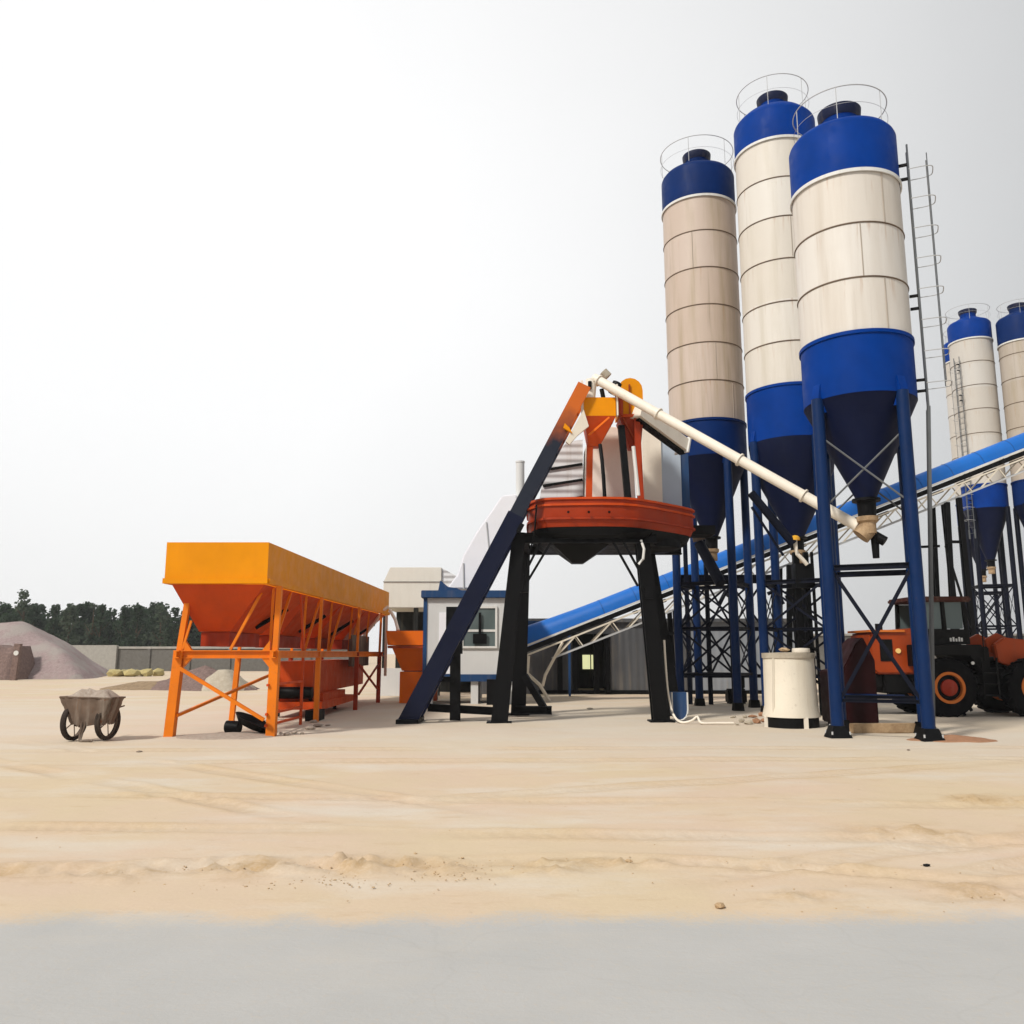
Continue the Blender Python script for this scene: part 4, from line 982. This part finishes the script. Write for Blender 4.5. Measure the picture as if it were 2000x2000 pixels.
t = thing('bay_post', (a.x + .2, 56, 0), 'dark upright post with white tag between the two gravel heaps', 'post')
MB().bar((a.x - .05, 56, 0), (a.x + .05, 56, 2.35), .38, .3).build('stake', 'gravel2', t)
MB().tube((a.x + .05, 55.84, 1.75), (a.x + .05, 55.80, 1.75), .16, n=14).build('tag', 'rimwhite', t)
t = thing('yard_wall', (-39, 85, 0), 'low grey concrete yard wall behind the gravel pile, light coping', 'wall')
x0, xm, x1 = P(140, 1300, 85).x, P(225, 1300, 85).x, -16
MB().b2((x0 - 25, 85, 0), (xm, 85.4, 2.55)).build('tall_panel', 'capstone', t, 'paler taller panel')
MB().b2((xm + .01, 85.3, 0), (x1, 85.6, 2.2)).build('panel', 'concrete', t)
MB().b2((xm + .01, 85.2, 2.2), (x1, 85.7, 2.42)).build('coping', 'capstone', t)
for k in range(5): MB().b2((xm + 3 + 4 * k, 85.18, 0), (xm + 3.3 + 4 * k, 85.3, 2.2)).build('pier', 'concrete', t)
rnd = random.Random(17)
for k, px in enumerate((222, 235, 243, 250, 258, 268, 280, 290, 300)):
    q = P(px, 1305, 66); mb = MB(); rock(mb, (q.x, 66 + rnd.uniform(-1, 1), .25), rnd.uniform(.35, .6), rnd, .9)
    tag(mb.build('scrap_sack', 'scrap', None, ang=20), 'yellowish sack or rubble lump in the row at the foot of the yard wall', 'sack', 'yellowish sacks along the yard wall')

# ------------------------------------------------------------------ drum tank
cx, cy = 6.62, 20.55
t = thing('drum_tank', (cx, cy, 0), 'cream cylindrical drum tank on a black base left of the near silo leg', 'tank')
MB().lathe([(.01, .24), (.66, .24), (.66, .26), (.60, .5), (.585, 1.64), (.56, 1.645), (.01, 1.645)], (cx, cy, 0), 48).build('drum', 'cream', t)
MB().lathe([(.585, 1.60), (.612, 1.60), (.612, 1.72), (.01, 1.74)], (cx, cy, 0), 48).build('lid', 'stone', t)
MB().lathe([(.01, 1.84), (.2, 1.83), (.21, 1.75), (.2, 1.73)], (cx + .28, cy - .1, 0), 24).build('hatch', 'ivory', t)
MB().lathe([(.6, .0), (.62, .0), (.62, .24), (.6, .24)], (cx, cy, 0), 40, True).build('base_ring', 'black', t)
for a in (-78, -170, 10, 100):
    q = V(cx + .63 * math.cos(R(a)), cy + .63 * math.sin(R(a)), 0); MB().b2(q + V(-.05, -.03, 0), q + V(.05, .03, .26)).build('foot', 'ivory', t)
MB().bar((cx - .52, cy - .33, .3), (cx - .47, cy - .36, 1.6), .04, .05).build('sight_pipe', 'cream', t)
mb = MB(); rock(mb, (cx - .12, cy - .1, 1.80), .12, rnd); tag(mb.build('stone', 'clod', None, ang=20), 'orange brown stone lying on the drum tank lid', 'stone')

# maroon tank below near silo
t = thing('compressor_cabinet', (8.2, 20.2, 0), 'dark maroon equipment cabinet with sloping side under the near silo', 'cabinet')
xa, xb = P(1632, 1400, 20.3).x, P(1717, 1400, 20.3).x
MB().prism([V(xa, 20.3, .08), V(xb, 20.3, .08), V(xb, 20.3, 1.55), V(xb - .25, 20.3, 2.1), V(xb - .42, 20.3, 1.95), V(xa + .25, 20.3, 1.35), V(xa, 20.3, 1.3)], (0, .9, 0)).build('housing', 'maroon', t, bevel=.03)
MB().tube((xa + .1, 20.24, .75), (xb + .6, 20.24, .72), .035, n=8).build('rail', 'leg_blue', t)
MB().b2((xa + .1, 20.28, .0), (xb - .1, 21.1, .1)).build('skid', 'black', t)
# blue trough and hose near tower foot
q = P(1328, 1405, 22.3)
t = thing('blue_trough', (q.x, 22.3, 0), 'dark blue rounded trough propped against the right tower leg', 'trough')
pl = [V(q.x - .20, 22.25, .72), V(q.x - .20, 22.25, .35)] + [V(q.x - .0 - .2 * math.cos(a), 22.25, .28 - .26 * math.sin(a)) for a in [math.pi * k / 8 for k in range(9)]] + [V(q.x + .2, 22.25, .72)]
MB().prism(pl, (0, .35, 0)).build('trough_body', 'trim_blue', t)
MB().path([p_ - V(0, .01, 0) for p_ in pl], .022, 6).build('trough_rim', 'rimwhite', t)
hs = [P(1297, 1250, 22.0), P(1300, 1300, 22), P(1305, 1355, 22.0), P(1315, 1395, 21.9), P(1330, 1412, 21.5), P(1350, 1408, 21.4), P(1362, 1400, 21.4), P(1370, 1412, 21.2), P(1400, 1413, 21.2), P(1440, 1413, 21.2)]
hs = [V(v.x, v.y, max(v.z, .03)) for v in hs]
sm_ = []
for i in range(len(hs) - 1):
    for k in range(4):
        p0 = hs[max(i - 1, 0)]; p1 = hs[i]; p2 = hs[i + 1]; p3 = hs[min(i + 2, len(hs) - 1)]; u = k / 4
        sm_.append(.5 * ((2 * p1) + (p2 - p0) * u + (2 * p0 - 5 * p1 + 4 * p2 - p3) * u * u + (3 * p1 - p0 - 3 * p2 + p3) * u ** 3))
tag(MB().path(sm_, .03, 8).build('water_hose', 'ivory', None), 'pale hose running down the right tower leg and along the ground', 'hose')
q = P(1425, 1350, 36); t = thing('black_stool', (14, 34, 0), 'small black machine on the ground seen between the silo legs', 'machine')
bq = P(1436, 1340, 30)
t.location = (bq.x, 30, 0)
MB().b2((bq.x - .3, 29.8, 0), (bq.x + .35, 30.3, .5)).build('engine_block', 'black', t, bevel=.05)
MB().b2((bq.x + .1, 29.9, .5), (bq.x + .32, 30.2, .95)).build('seat_back', 'black', t, bevel=.04)
t.name = 'small_machine'

# ------------------------------------------------------------------ wheel loader
LY = 23.4
t = thing('wheel_loader', (12.6, LY + 1.1, 0), 'orange and black wheel loader parked behind the near silo right leg', 'wheel loader')
def wheel(x, y, r=.79, w=.52, side=-1):
    c_ = V(x, y, r); q = Matrix.Rotation(R(90), 3, 'X')
    wv = MB().lathe([(r * .54, -w / 2 + .04), (r * .80, -w / 2), (r * .95, -w / 2 + .05), (r, -w / 2 + .12), (r, w / 2 - .12), (r * .95, w / 2 - .05), (r * .8, w / 2), (r * .54, w / 2 - .04)], c_, 48, True, q).build('wheel', 'rubber', t)
    lugs = MB()
    for k in range(22):
        a = 2 * math.pi * k / 22
        for s_ in (-1, 1):
            aa = a + (.07 if s_ > 0 else 0)
            d1 = V(math.cos(aa), 0, math.sin(aa)); d2 = V(math.cos(aa + .14), 0, math.sin(aa + .14))
            lugs.bar(c_ + d1 * (r + .005) + V(0, s_ * w * .47, 0), c_ + d2 * (r + .005) + V(0, s_ * .02, 0), .08, .045, tuple(d1))
    lugs.build('tread', 'rubber', wv)
    MB().lathe([(r * .54, -w / 2 + .02), (r * .56, -w / 2 - .01), (r * .46, -w / 2 + .02), (r * .44, -w / 2 + .12), (r * .44, w / 2 - .02), (r * .54, w / 2 - .02)], c_, 40, True, q).build('rim', 'rim_or', wv)
    MB().lathe([(r * .435, -.12), (r * .30, -.16), (.01, -.16)], c_, 32, False, Matrix.Rotation(R(90), 3, 'X') if side > 0 else Matrix.Rotation(R(-90), 3, 'X')).build('disc', 'black', wv)
    MB().lathe([(r * .29, -.10), (r * .28, -.22), (r * .2, -.26), (.01, -.27)], c_, 28, False, Matrix.Rotation(R(-90), 3, 'X')).build('hub', 'hub_red', wv)
for x in (11.90, 14.28):
    wheel(x, LY + .26); wheel(x, LY + 2.0)
# frames
MB().b2((10.35, LY + .55, .62), (12.75, LY + 1.75, 1.35)).build('rear_frame', 'ldr_blk', t, bevel=.03)
MB().b2((12.80, LY + .7, .55), (14.9, LY + 1.6, 1.3)).build('front_frame', 'ldr_blk', t, bevel=.03)
for x in (11.9, 14.45): MB().tube((x, LY + .3, .79), (x, LY + 2.0, .79), .2, n=16).build('axle', 'ldr_blk', t)
MB().prism([V(11.0, LY + .15, 1.35), V(11.25, LY + .15, 1.66), V(12.6, LY + .15, 1.66), V(12.95, LY + .15, 1.1), V(12.95, LY + .15, 1.95), V(11.0, LY + .15, 1.95)], (0, 2.0, 0)).build('fender', 'ldr_blk', t, bevel=.02)
hd = MB().prism([V(9.98, LY + .45, 1.30), V(10.15, LY + .45, 1.14), V(11.3, LY + .45, 1.14), V(11.35, LY + .45, 2.42), V(10.0, LY + .45, 2.28)], (0, 1.4, 0)).build('engine_hood', 'ldr_or', t, bevel=.05)
MB().b2((9.95, LY + .38, 2.30), (10.95, LY + 1.9, 2.36)).build('hood_top', 'rim_or', hd)
MB().b2((10.25, LY + .43, 1.5), (10.6, LY + .46, 2.1)).build('grille', 'ldr_blk', hd)
MB().tube((10.75, LY + .45, 1.78), (10.75, LY + .41, 1.78), .07, n=16).build('rear_light', 'lens', hd)
MB().tube((10.5, LY + 1.0, 2.3), (10.5, LY + 1.0, 2.55), .10, n=12).build('air_intake', 'ldr_blk', hd)
MB().b2((9.85, LY + .6, .75), (10.34, LY + 1.7, 1.12)).build('counterweight', 'ldr_blk', t, bevel=.04)
# cab
cx0, cx1, cz0, cz1 = 11.40, 12.72, 1.96, 3.14
cy0, cy1 = LY + .45, LY + 1.85
cb = MB()
for x, xt in ((cx0, cx0 + .05), (cx1, cx1 - .05), ((cx0 + cx1) / 2 + .05, (cx0 + cx1) / 2 + .02)):
    for y in (cy0, cy1): cb.bar((x, y, cz0), (xt, y, cz1), .09, .09)
cb.b2((cx0, cy0 - .04, cz0), (cx1, cy1 + .04, cz0 + .42)).build('cab_frame', 'ldr_blk', t)
MB().b2((cx0 - .18, cy0 - .12, cz1), (cx1 + .14, cy1 + .12, cz1 + .15)).build('cab_roof', 'roof_brn', t, bevel=.04)
for a, b in ((cx0 + .09, 12.02), (12.14, cx1 - .1)):
    MB().b2((a, cy0 - .005, cz0 + .43), (b, cy0 + .01, cz1 - .01)).build('side_window', M['glass'], t)
    MB().b2((a, cy1 - .01, cz0 + .43), (b, cy1 + .005, cz1 - .01)).build('side_window', M['glass'], t)
MB().b2((11.7, LY + .9, cz0 + .3), (11.82, LY + 1.4, cz0 + .95)).b2((11.7, LY + .9, cz0 + .42), (12.15, LY + 1.4, cz0 + .52)).build('seat', 'ldr_blk', t)
MB().b2((cx1 - .02, cy0, 1.2), (13.3, cy0 + .5, 1.9)).build('fuel_tank', 'ldr_blk', t, bevel=.03)
st = MB()
for z_ in (.55, .85, 1.15): st.b2((12.86, LY + .05, z_), (13.25, LY + .35, z_ + .04))
st.b2((12.84, LY + .05, .5), (12.88, LY + .1, 1.6)).b2((13.24, LY + .05, .5), (13.28, LY + .1, 1.6)).build('steps', 'ldr_blk', t)
MB().tube((12.95, LY + .1, 1.5), (12.95, LY + .1, 2.6), .018, n=6).build('handrail', 'ldr_blk', t)
w = MB()
for k, (dx_, hh) in enumerate(((0, .10), (.08, .12), (.16, .08), (.24, .12), (.31, .1))): w.b2((12.2 + dx_, LY + .40, 2.04), (12.25 + dx_, LY + .408, 2.04 + hh))
w.build('marking', 'rimwhite', t)
MB().tube((12.62, LY + .12, 1.45), (12.62, LY + .09, 1.45), .045, n=12).build('marker_lamp', 'rimwhite', t)
# boom and bucket
for y in (LY + .62, LY + 1.6):
    MB().prism([V(13.35, y, 1.75), V(13.3, y, 2.1), V(13.65, y, 2.28), V(15.6, y, 1.35), V(16.2, y, .75), V(15.95, y, .65), V(15.3, y, 1.05), V(13.9, y, 1.6)], (0, .1, 0)).build('lift_arm', 'ldr_or', t, bevel=.015)
MB().prism([V(13.45, LY + .35, 1.5), V(13.4, LY + .35, 1.95), V(13.7, LY + .35, 2.15), V(14.6, LY + .35, 2.05), V(15.1, LY + .35, 1.72), V(14.3, LY + .35, 1.62), V(13.8, LY + .35, 1.35)], (0, .2, 0)).build('front_fender', 'ldr_or', t, bevel=.03)
MB().tube((13.2, LY + 1.1, 1.5), (14.9, LY + 1.1, 1.6), .09, n=12).build('tilt_cylinder', 'ldr_blk', t)
bk = [V(16.0, LY - .15, .95), V(15.95, LY - .15, .25), V(16.25, LY - .15, .04), V(17.2, LY - .15, .02), V(17.2, LY - .15, .06), V(16.35, LY - .15, .12), V(16.1, LY - .15, .35), V(16.12, LY - .15, .95)]
MB().prism(bk, (0, 2.6, 0)).build('bucket', 'ldr_or', t)

# ------------------------------------------------------------------ trees
def crown(mb, cx, cy, z0, h, w, rnd, n=420, s=.55, lobes=7):
    L = []
    for k in range(lobes):
        u = rnd.random(); zz = z0 + h * (.15 + .8 * u); rr = w * (1.0 - .65 * u) * .55
        a = rnd.uniform(0, 6.28); L.append((cx + rr * math.cos(a) * rnd.random(), cy + rr * math.sin(a) * rnd.random(), zz, w * (.62 - .36 * u) * rnd.uniform(.7, 1.15)))
    vs = []; fs = []
    for k in range(n):
        lx_, ly_, lz, lr = rnd.choice(L)
        d = Vector((rnd.gauss(0, 1), rnd.gauss(0, 1), rnd.gauss(0, 1))).normalized() * lr * (rnd.random() ** .4)
        c_ = Vector((lx_, ly_, lz)) + d
        q = Vector((rnd.gauss(0, 1), rnd.gauss(0, 1), rnd.gauss(0, 1))).normalized(); u_ = q.orthogonal().normalized(); v_ = q.cross(u_)
        e = s * rnd.uniform(.5, 1.1); o = len(vs)
        vs += [c_ + u_ * e, c_ + v_ * e * .8, c_ - u_ * e * .9, c_ - v_ * e * .7]; fs.append((o, o + 1, o + 2, o + 3))
    mb.add(vs, fs)
def trunk(mb, x, y, h, r, rnd):
    mb.path([(x, y, -.1), (x + rnd.uniform(-.1, .1), y, h * .4), (x + rnd.uniform(-.3, .3), y, h)], [r, r * .75, r * .25], 7)
    for k in range(4):
        a = rnd.uniform(0, 6.28); z = h * rnd.uniform(.4, .75)
        mb.path([(x, y, z), (x + math.cos(a) * h * .1, y + math.sin(a) * h * .1, z + h * .12), (x + math.cos(a) * h * .16, y + math.sin(a) * h * .16, z + h * .2)], [r * .4, r * .25, r * .1], 5)
rnd = random.Random(23)
fm = MB(); ft = MB()
for k in range(150):
    x = -150 + k * 0.80 + rnd.uniform(-.8, .8); y = rnd.uniform(131, 150)
    hh = rnd.uniform(8.5, 9.4) * (y / 131) ** .5 * (1.0 - .10 * max(0, (x + 60) / 40))
    trunk(ft, x, y, hh * .8, .16, rnd)
    crown(fm, x, y, .4, hh, rnd.uniform(2.8, 3.8), rnd, 700, .30, 11); crown(fm, x, y, -1.2, hh * .95, 3.6, rnd, 230, 1.0, 8)
fo = tag(ft.build('woodland', 'bark', None), 'dense dark green woodland behind the yard wall at left', 'woodland', None, 'stuff')
fm.build('foliage', 'leaf', fo, ang=5)
for px, top, w, dens, mt, lb in (
        (18, 1197, 3.4, 520, 'leaf', 'broad dark tree at the left edge of the wood'),
        (52, 1153, 2.5, 330, 'leaf2', 'tallest airy tree standing above the left end of the wood'),
        (108, 1180, 2.3, 420, 'leaf', 'bushy tree top right of the tallest airy tree'),
        (138, 1177, 2.4, 480, 'leaf2', 'lighter green rounded tree in the middle of the wood edge'),
        (184, 1176, 1.1, 160, 'leaf2', 'thin wispy pale tree in the middle of the wood'),
        (199, 1178, 1.6, 360, 'leaf', 'narrow dark pointed tree right of the wispy pale tree'),
        (245, 1186, 2.2, 430, 'leaf', 'dark rounded tree in the right half of the wood'),
        (270, 1183, 2.2, 430, 'leaf', 'dark tree with knobbly top left of the pale lacy tree'),
        (318, 1182, 2.6, 330, 'leaf2', 'pale lacy tree top beside the orange hopper corner'),
        (345, 1192, 3.0, 480, 'leaf', 'rounded dark tree partly hidden by the orange hopper')):
    q = P(px, top, 128); t = thing('tree', (q.x, 128, 0), lb, 'tree', 'trees along the wood edge')
    a = MB(); trunk(a, q.x, 128, q.z * .9, .2, rnd); a.build('trunk', 'bark', t)
    a = MB(); crown(a, q.x, 128, q.z * .12, q.z * .9, w * 1.15, rnd, int(dens * 1.8), .30, 12); a.build('crown', mt, t, ang=5)

# ------------------------------------------------------------------ ground
def axis(lo, hi, dense_lo, dense_hi, step, grow=1.12):
    a = list(np.arange(dense_lo, dense_hi, step)); s = step
    x = a[-1]
    while x < hi: s *= grow; x += s; a.append(x)
    s = step; x = a[0]; pre = []
    while x > lo: s *= grow; x -= s; pre.append(x)
    return np.array(pre[::-1] + a)
xs = axis(-3000, 3000, -11, 11, .05, 1.10); ys = axis(-60, 4000, 4.5, 20, .05, 1.09)
X, Y = np.meshgrid(xs, ys)
rg = np.random.RandomState(3)
TAB = rg.rand(256, 256)
def vnoise(x, y):
    xi = np.floor(x).astype(int); yi = np.floor(y).astype(int); fx = x - xi; fy = y - yi
    fx = fx * fx * (3 - 2 * fx); fy = fy * fy * (3 - 2 * fy)
    g = lambda i, j: TAB[i & 255, j & 255]
    return (g(xi, yi) * (1 - fx) + g(xi + 1, yi) * fx) * (1 - fy) + (g(xi, yi + 1) * (1 - fx) + g(xi + 1, yi + 1) * fx) * fy
def fbm(x, y, sc_, o=5, gain=.5):
    v = np.zeros_like(x); a_ = 1; t_ = 0
    for k in range(o):
        v += a_ * vnoise(x / sc_ + 17.3 * k, y / sc_ + 9.1 * k); t_ += a_; a_ *= gain; sc_ = sc_ / 2.03
    return v / t_
Z = (fbm(X + 40, Y, 3.0, 3) - .5) * .05 + (fbm(X, Y + 50, .7, 4, .55) - .5) * .022
churn = np.zeros_like(X)
def track(x0, y0, x1, y1, w, d):
    global Z, churn
    dx, dy = x1 - x0, y1 - y0; L = np.hypot(dx, dy); u = ((X - x0) * dx + (Y - y0) * dy) / L; v = ((X - x0) * -dy + (Y - y0) * dx) / L
    v = v + .25 * (fbm(u, u * 0, 2.5, 3) - .5) + .08 * (fbm(X, Y, .4, 3) - .5)
    m_ = np.clip(u / 1.5, 0, 1) * np.clip((L - u) / 1.5, 0, 1) * np.clip(fbm(X + 9, Y, 1.6, 2) * 2.4 - .5, 0, 1)
    rut = np.exp(-(v / w) ** 4); lip = np.exp(-((np.abs(v) - w * 1.35) / (w * .40)) ** 2)
    tread = .25 * np.sin(u * 34 + np.sign(v) * 14 * np.abs(v))
    Z += m_ * (-d * rut * (1 + tread) + d * .7 * lip * (fbm(X, Y, .18, 3) + .4))
    churn = np.maximum(churn, m_ * (rut * .35 + lip * .5))
for args in ((-14, 9.4, 16, 7.4, .16, .022), (-14, 11.3, 16, 9.3, .16, .020), (-13, 13.5, 15, 14.6, .18, .020), (-13, 15.3, 15, 16.2, .18, .020),
             (1.0, 6.7, 16, 13, .15, .026), (2.6, 6.6, 17, 12.2, .15, .024), (-9, 6.6, 1, 7.5, .16, .030), (.3, 7.7, 4.6, 6.5, .13, .026), (-12, 17, -2, 9, .16, .018), (-10, 17.4, 0, 9.4, .16, .018), (-2, 10, 12, 15.5, .16, .018)):
    track(*args)
def patch(cx, cy, rx, ry, amp, sc_=.16):
    global Z, churn
    m_ = np.exp(-(((X - cx) / rx) ** 2 + ((Y - cy) / ry) ** 2) ** 1.5) * np.clip(fbm(X, Y + 7, .8, 3) * 3.4 - .9, 0, 1)
    Z += m_ * amp * (np.clip(fbm(X * .8 + 3, Y, sc_ * 2.2, 5, .62) - .46, -.04, .5) * 1.9 + np.clip(fbm(X + 31, Y + 5, .11, 3, .6) - .56, 0, .4) * 2.2)
    churn = np.maximum(churn, m_ * np.clip(fbm(X, Y, .25, 3) * 3.2 - .6, 0, 1))
for a_ in ((-2.3, 7.1, 1.3, .38, .045), (-.9, 7.15, .9, .36, .05), (.4, 7.25, .7, .3, .035), (1.9, 6.45, .8, .28, .05), (3.3, 6.5, 1.1, .3, .035), (4.4, 8.6, 1.2, .4, .03), (1.0, 7.3, .35, .2, .04), (-4.6, 7.0, 1.0, .3, .03), (5.4, 6.9, .9, .35, .035), (5, 10.4, 1.6, .4, .025)):
    patch(a_[0], a_[1], a_[2], a_[3], a_[4] * 2.6, .09)
fade = np.clip((200 - np.abs(Y)) / 160, 0, 1) * np.clip((150 - np.abs(X)) / 100, 0, 1)
edge = 5.85 + .7 * (fbm(X, Y * 0 + 3, 1.8, 4) - .5) + .35 * (fbm(X, Y, .35, 4) - .5)
ap = np.clip((Y - edge + .15) / .8, 0, 1); ap = ap * ap * (3 - 2 * ap)
Z = Z * fade * (.03 + .97 * ap) + (ap - 1) * .012 * (Y > 0)
Yn = Y + 7 * (fbm(X, Y, 5.0, 4) - .5) + 1.5 * (fbm(X, Y, .8, 3) - .5)
near = np.clip((Yn - 12.5) / 5, 0, 1) * np.clip((34 - Y) / 8, 0, 1)
me = bpy.data.meshes.new('ground'); ny_, nx_ = X.shape
me.vertices.add(nx_ * ny_); me.vertices.foreach_set('co', np.stack([X, Y, Z], -1).reshape(-1).astype(np.float32))
ii = np.arange((ny_ - 1) * (nx_ - 1)); r_ = ii // (nx_ - 1); c_ = ii % (nx_ - 1); a0 = r_ * nx_ + c_
quads = np.stack([a0, a0 + 1, a0 + nx_ + 1, a0 + nx_], -1).reshape(-1).astype(np.int32)
me.loops.add(len(quads)); me.loops.foreach_set('vertex_index', quads)
me.polygons.add(len(ii)); me.polygons.foreach_set('loop_start', (np.arange(len(ii)) * 4).astype(np.int32)); me.polygons.foreach_set('loop_total', np.full(len(ii), 4, np.int32))
me.update(); me.validate(); me.shade_smooth()
for nm, arr in (('churn', churn), ('sand', ap), ('cement_dust', near)):
    at_ = me.attributes.new(nm, 'FLOAT', 'POINT'); at_.data.foreach_set('value', arr.reshape(-1).astype(np.float32))
g = bpy.data.objects.new('ground', me); col.objects.link(g); tag(g, None, None, None, 'structure')
m, nt, b = _mat('dusty_sand'); me.materials.append(m)
geo = N(nt, 'ShaderNodeNewGeometry').outputs['Position']
sp = N(nt, 'ShaderNodeSeparateXYZ'); nt.links.new(geo, sp.inputs[0])
peach, straw, pale_, brown = (.58, .455, .35), (.57, .465, .325), (.60, .55, .475), (.42, .29, .16)
n1 = noise(nt, geo, .22, 6, .6); n2 = noise(nt, geo, .5, 6, .65, (.6, 1.4, 1)); n3 = noise(nt, geo, 30, 6, .7); n4 = noise(nt, geo, 2.6, 8, .7, (.45, 1.3, 1))
n5 = noise(nt, geo, .9, 5, .6)
c = mixc(nt, ramp(nt, n1, .40, .58), peach, straw)
c = mixc(nt, ramp(nt, n2, .48, .66, 0, .75), c, pale_)
c = mixc(nt, ramp(nt, n4, .57, .74, 0, .45), c, brown)
def att(nm):
    n_ = N(nt, 'ShaderNodeAttribute', attribute_name=nm); return n_.outputs['Fac']
def mul(a_, b_):
    n_ = N(nt, 'ShaderNodeMath', operation='MULTIPLY'); nt.links.new(a_, n_.inputs[0])
    if hasattr(b_, 'links'): nt.links.new(b_, n_.inputs[1])
    else: n_.inputs[1].default_value = b_
    return n_.outputs[0]
c = mixc(nt, mul(att('cement_dust'), ramp(nt, n2, .25, .6, .35, .85)), c, (.585, .525, .44))
c = mixc(nt, mul(att('churn'), ramp(nt, n3, .3, .65, .35, .9)), c, (.40, .26, .115))
c = mixc(nt, ramp(nt, n3, .35, .75, 0, .20), c, (.42, .31, .21))
sp1 = noise(nt, geo, 9, 3, .6)
c = mixc(nt, ramp(nt, sp1, .70, .76, 0, .5), c, (.36, .27, .19))
conc = mixc(nt, ramp(nt, n5, .35, .65), (.43, .425, .415), (.40, .398, .39))
conc = mixc(nt, ramp(nt, n3, .4, .8, 0, .22), conc, (.36, .35, .33))
conc = mixc(nt, ramp(nt, n2, .52, .72, 0, .35), conc, (.50, .45, .38))
vo = N(nt, 'ShaderNodeTexVoronoi', feature='DISTANCE_TO_EDGE'); vo.inputs['Scale'].default_value = .55
wv = N(nt, 'ShaderNodeVectorMath', operation='MULTIPLY_ADD'); nz = N(nt, 'ShaderNodeTexNoise'); nz.inputs['Scale'].default_value = 2.0; nt.links.new(geo, nz.inputs['Vector'])
nt.links.new(nz.outputs['Color'], wv.inputs[0]); wv.inputs[1].default_value = (.5, .5, 0); nt.links.new(geo, wv.inputs[2]); nt.links.new(wv.outputs[0], vo.inputs['Vector'])
conc = mixc(nt, ramp(nt, vo.outputs['Distance'], .0, .005, .13, 0), conc, (.30, .29, .27))
sg = N(nt, 'ShaderNodeMath', operation='MULTIPLY_ADD'); nt.links.new(n3, sg.inputs[0]); sg.inputs[1].default_value = .9; nt.links.new(att('sand'), sg.inputs[2])
c = mixc(nt, ramp(nt, sg.outputs[0], .5, 1.05), conc, c)
nt.links.new(c, b.inputs['Base Color']); b.inputs['Roughness'].default_value = .95; b.inputs['Specular IOR Level'].default_value = .15
bp = N(nt, 'ShaderNodeBump'); bp.inputs['Strength'].default_value = .35; bp.inputs['Distance'].default_value = .02
hm = N(nt, 'ShaderNodeMath', operation='MULTIPLY_ADD'); nt.links.new(n3, hm.inputs[0]); hm.inputs[1].default_value = .35; nt.links.new(n4, hm.inputs[2])
nt.links.new(hm.outputs[0], bp.inputs['Height']); nt.links.new(bp.outputs[0], b.inputs['Normal'])

hz = MB().b2((-260, -10, -1.2), (260, 230, 45)).build("haze", "white", None); hz["kind"] = "stuff"
m = bpy.data.materials.new("thin_air"); m.use_nodes = True; nt = m.node_tree; nt.nodes.clear()
vv = N(nt, "ShaderNodeVolumePrincipled"); vv.inputs["Color"].default_value = (.93, .95, .97, 1); vv.inputs["Density"].default_value = .0004
oo = N(nt, "ShaderNodeOutputMaterial"); nt.links.new(vv.outputs[0], oo.inputs["Volume"]); hz.data.materials.clear(); hz.data.materials.append(m)

# ------------------------------------------------------------------ light, sky, camera
SUN_EL, SUN_AZ = 44, -136                 # azimuth measured from +Y towards +X : front left of the plant, behind the camera
sd = V(math.sin(R(SUN_AZ)) * math.cos(R(SUN_EL)), math.cos(R(SUN_AZ)) * math.cos(R(SUN_EL)), math.sin(R(SUN_EL)))
L = bpy.data.lights.new('sun', 'SUN'); L.energy = 3.1; L.angle = R(7); L.color = (1, .95, .87)
lo_ = bpy.data.objects.new('sun', L); col.objects.link(lo_); lo_.rotation_euler = sd.to_track_quat('Z', 'Y').to_euler()
w = bpy.data.worlds.new('World'); sc.world = w; w.use_nodes = True; nt = w.node_tree; bg = nt.nodes['Background']
sky = N(nt, 'ShaderNodeTexSky', sky_type='NISHITA', sun_disc=False, sun_elevation=R(SUN_EL), sun_rotation=R(SUN_AZ), dust_density=6)
tc = N(nt, 'ShaderNodeTexCoord').outputs['Generated']
dt = N(nt, 'ShaderNodeVectorMath', operation='DOT_PRODUCT'); nt.links.new(tc, dt.inputs[0])
dt.inputs[1].default_value = V(-.42, .80, .42).normalized()
cl = noise(nt, tc, 1.6, 4, .5)
mr = N(nt, 'ShaderNodeMath', operation='MULTIPLY_ADD'); nt.links.new(cl, mr.inputs[0]); mr.inputs[1].default_value = .16; nt.links.new(dt.outputs['Value'], mr.inputs[2])
g1 = ramp(nt, mr.outputs[0], .54, 1.04)
oc = mixc(nt, g1, (4.9, 4.97, 5.0), (10.0, 10.0, 9.97))
sz = N(nt, 'ShaderNodeSeparateXYZ'); nt.links.new(tc, sz.inputs[0])
oc = mixc(nt, ramp(nt, sz.outputs[2], .0, .26, .14, 0), oc, (5.0, 5.1, 5.2))
fin = mixc(nt, .93, sky.outputs[0], oc)
nt.links.new(fin, bg.inputs['Color']); bg.inputs['Strength'].default_value = .1

cam = bpy.data.cameras.new('camera'); co = bpy.data.objects.new('camera', cam); col.objects.link(co)
cam.sensor_width = 36; cam.lens = 36 * F / 2000; cam.clip_end = 8000; cam.clip_start = .1
co.location = (0, 0, H); co.rotation_euler = (R(90) + TH, 0, 0)
sc.camera = co
sc.view_settings.view_transform = 'Standard'; sc.view_settings.look = 'None'; sc.view_settings.exposure = .12; sc.view_settings.gamma = 1
sc.render.resolution_x = sc.render.resolution_y = 1024
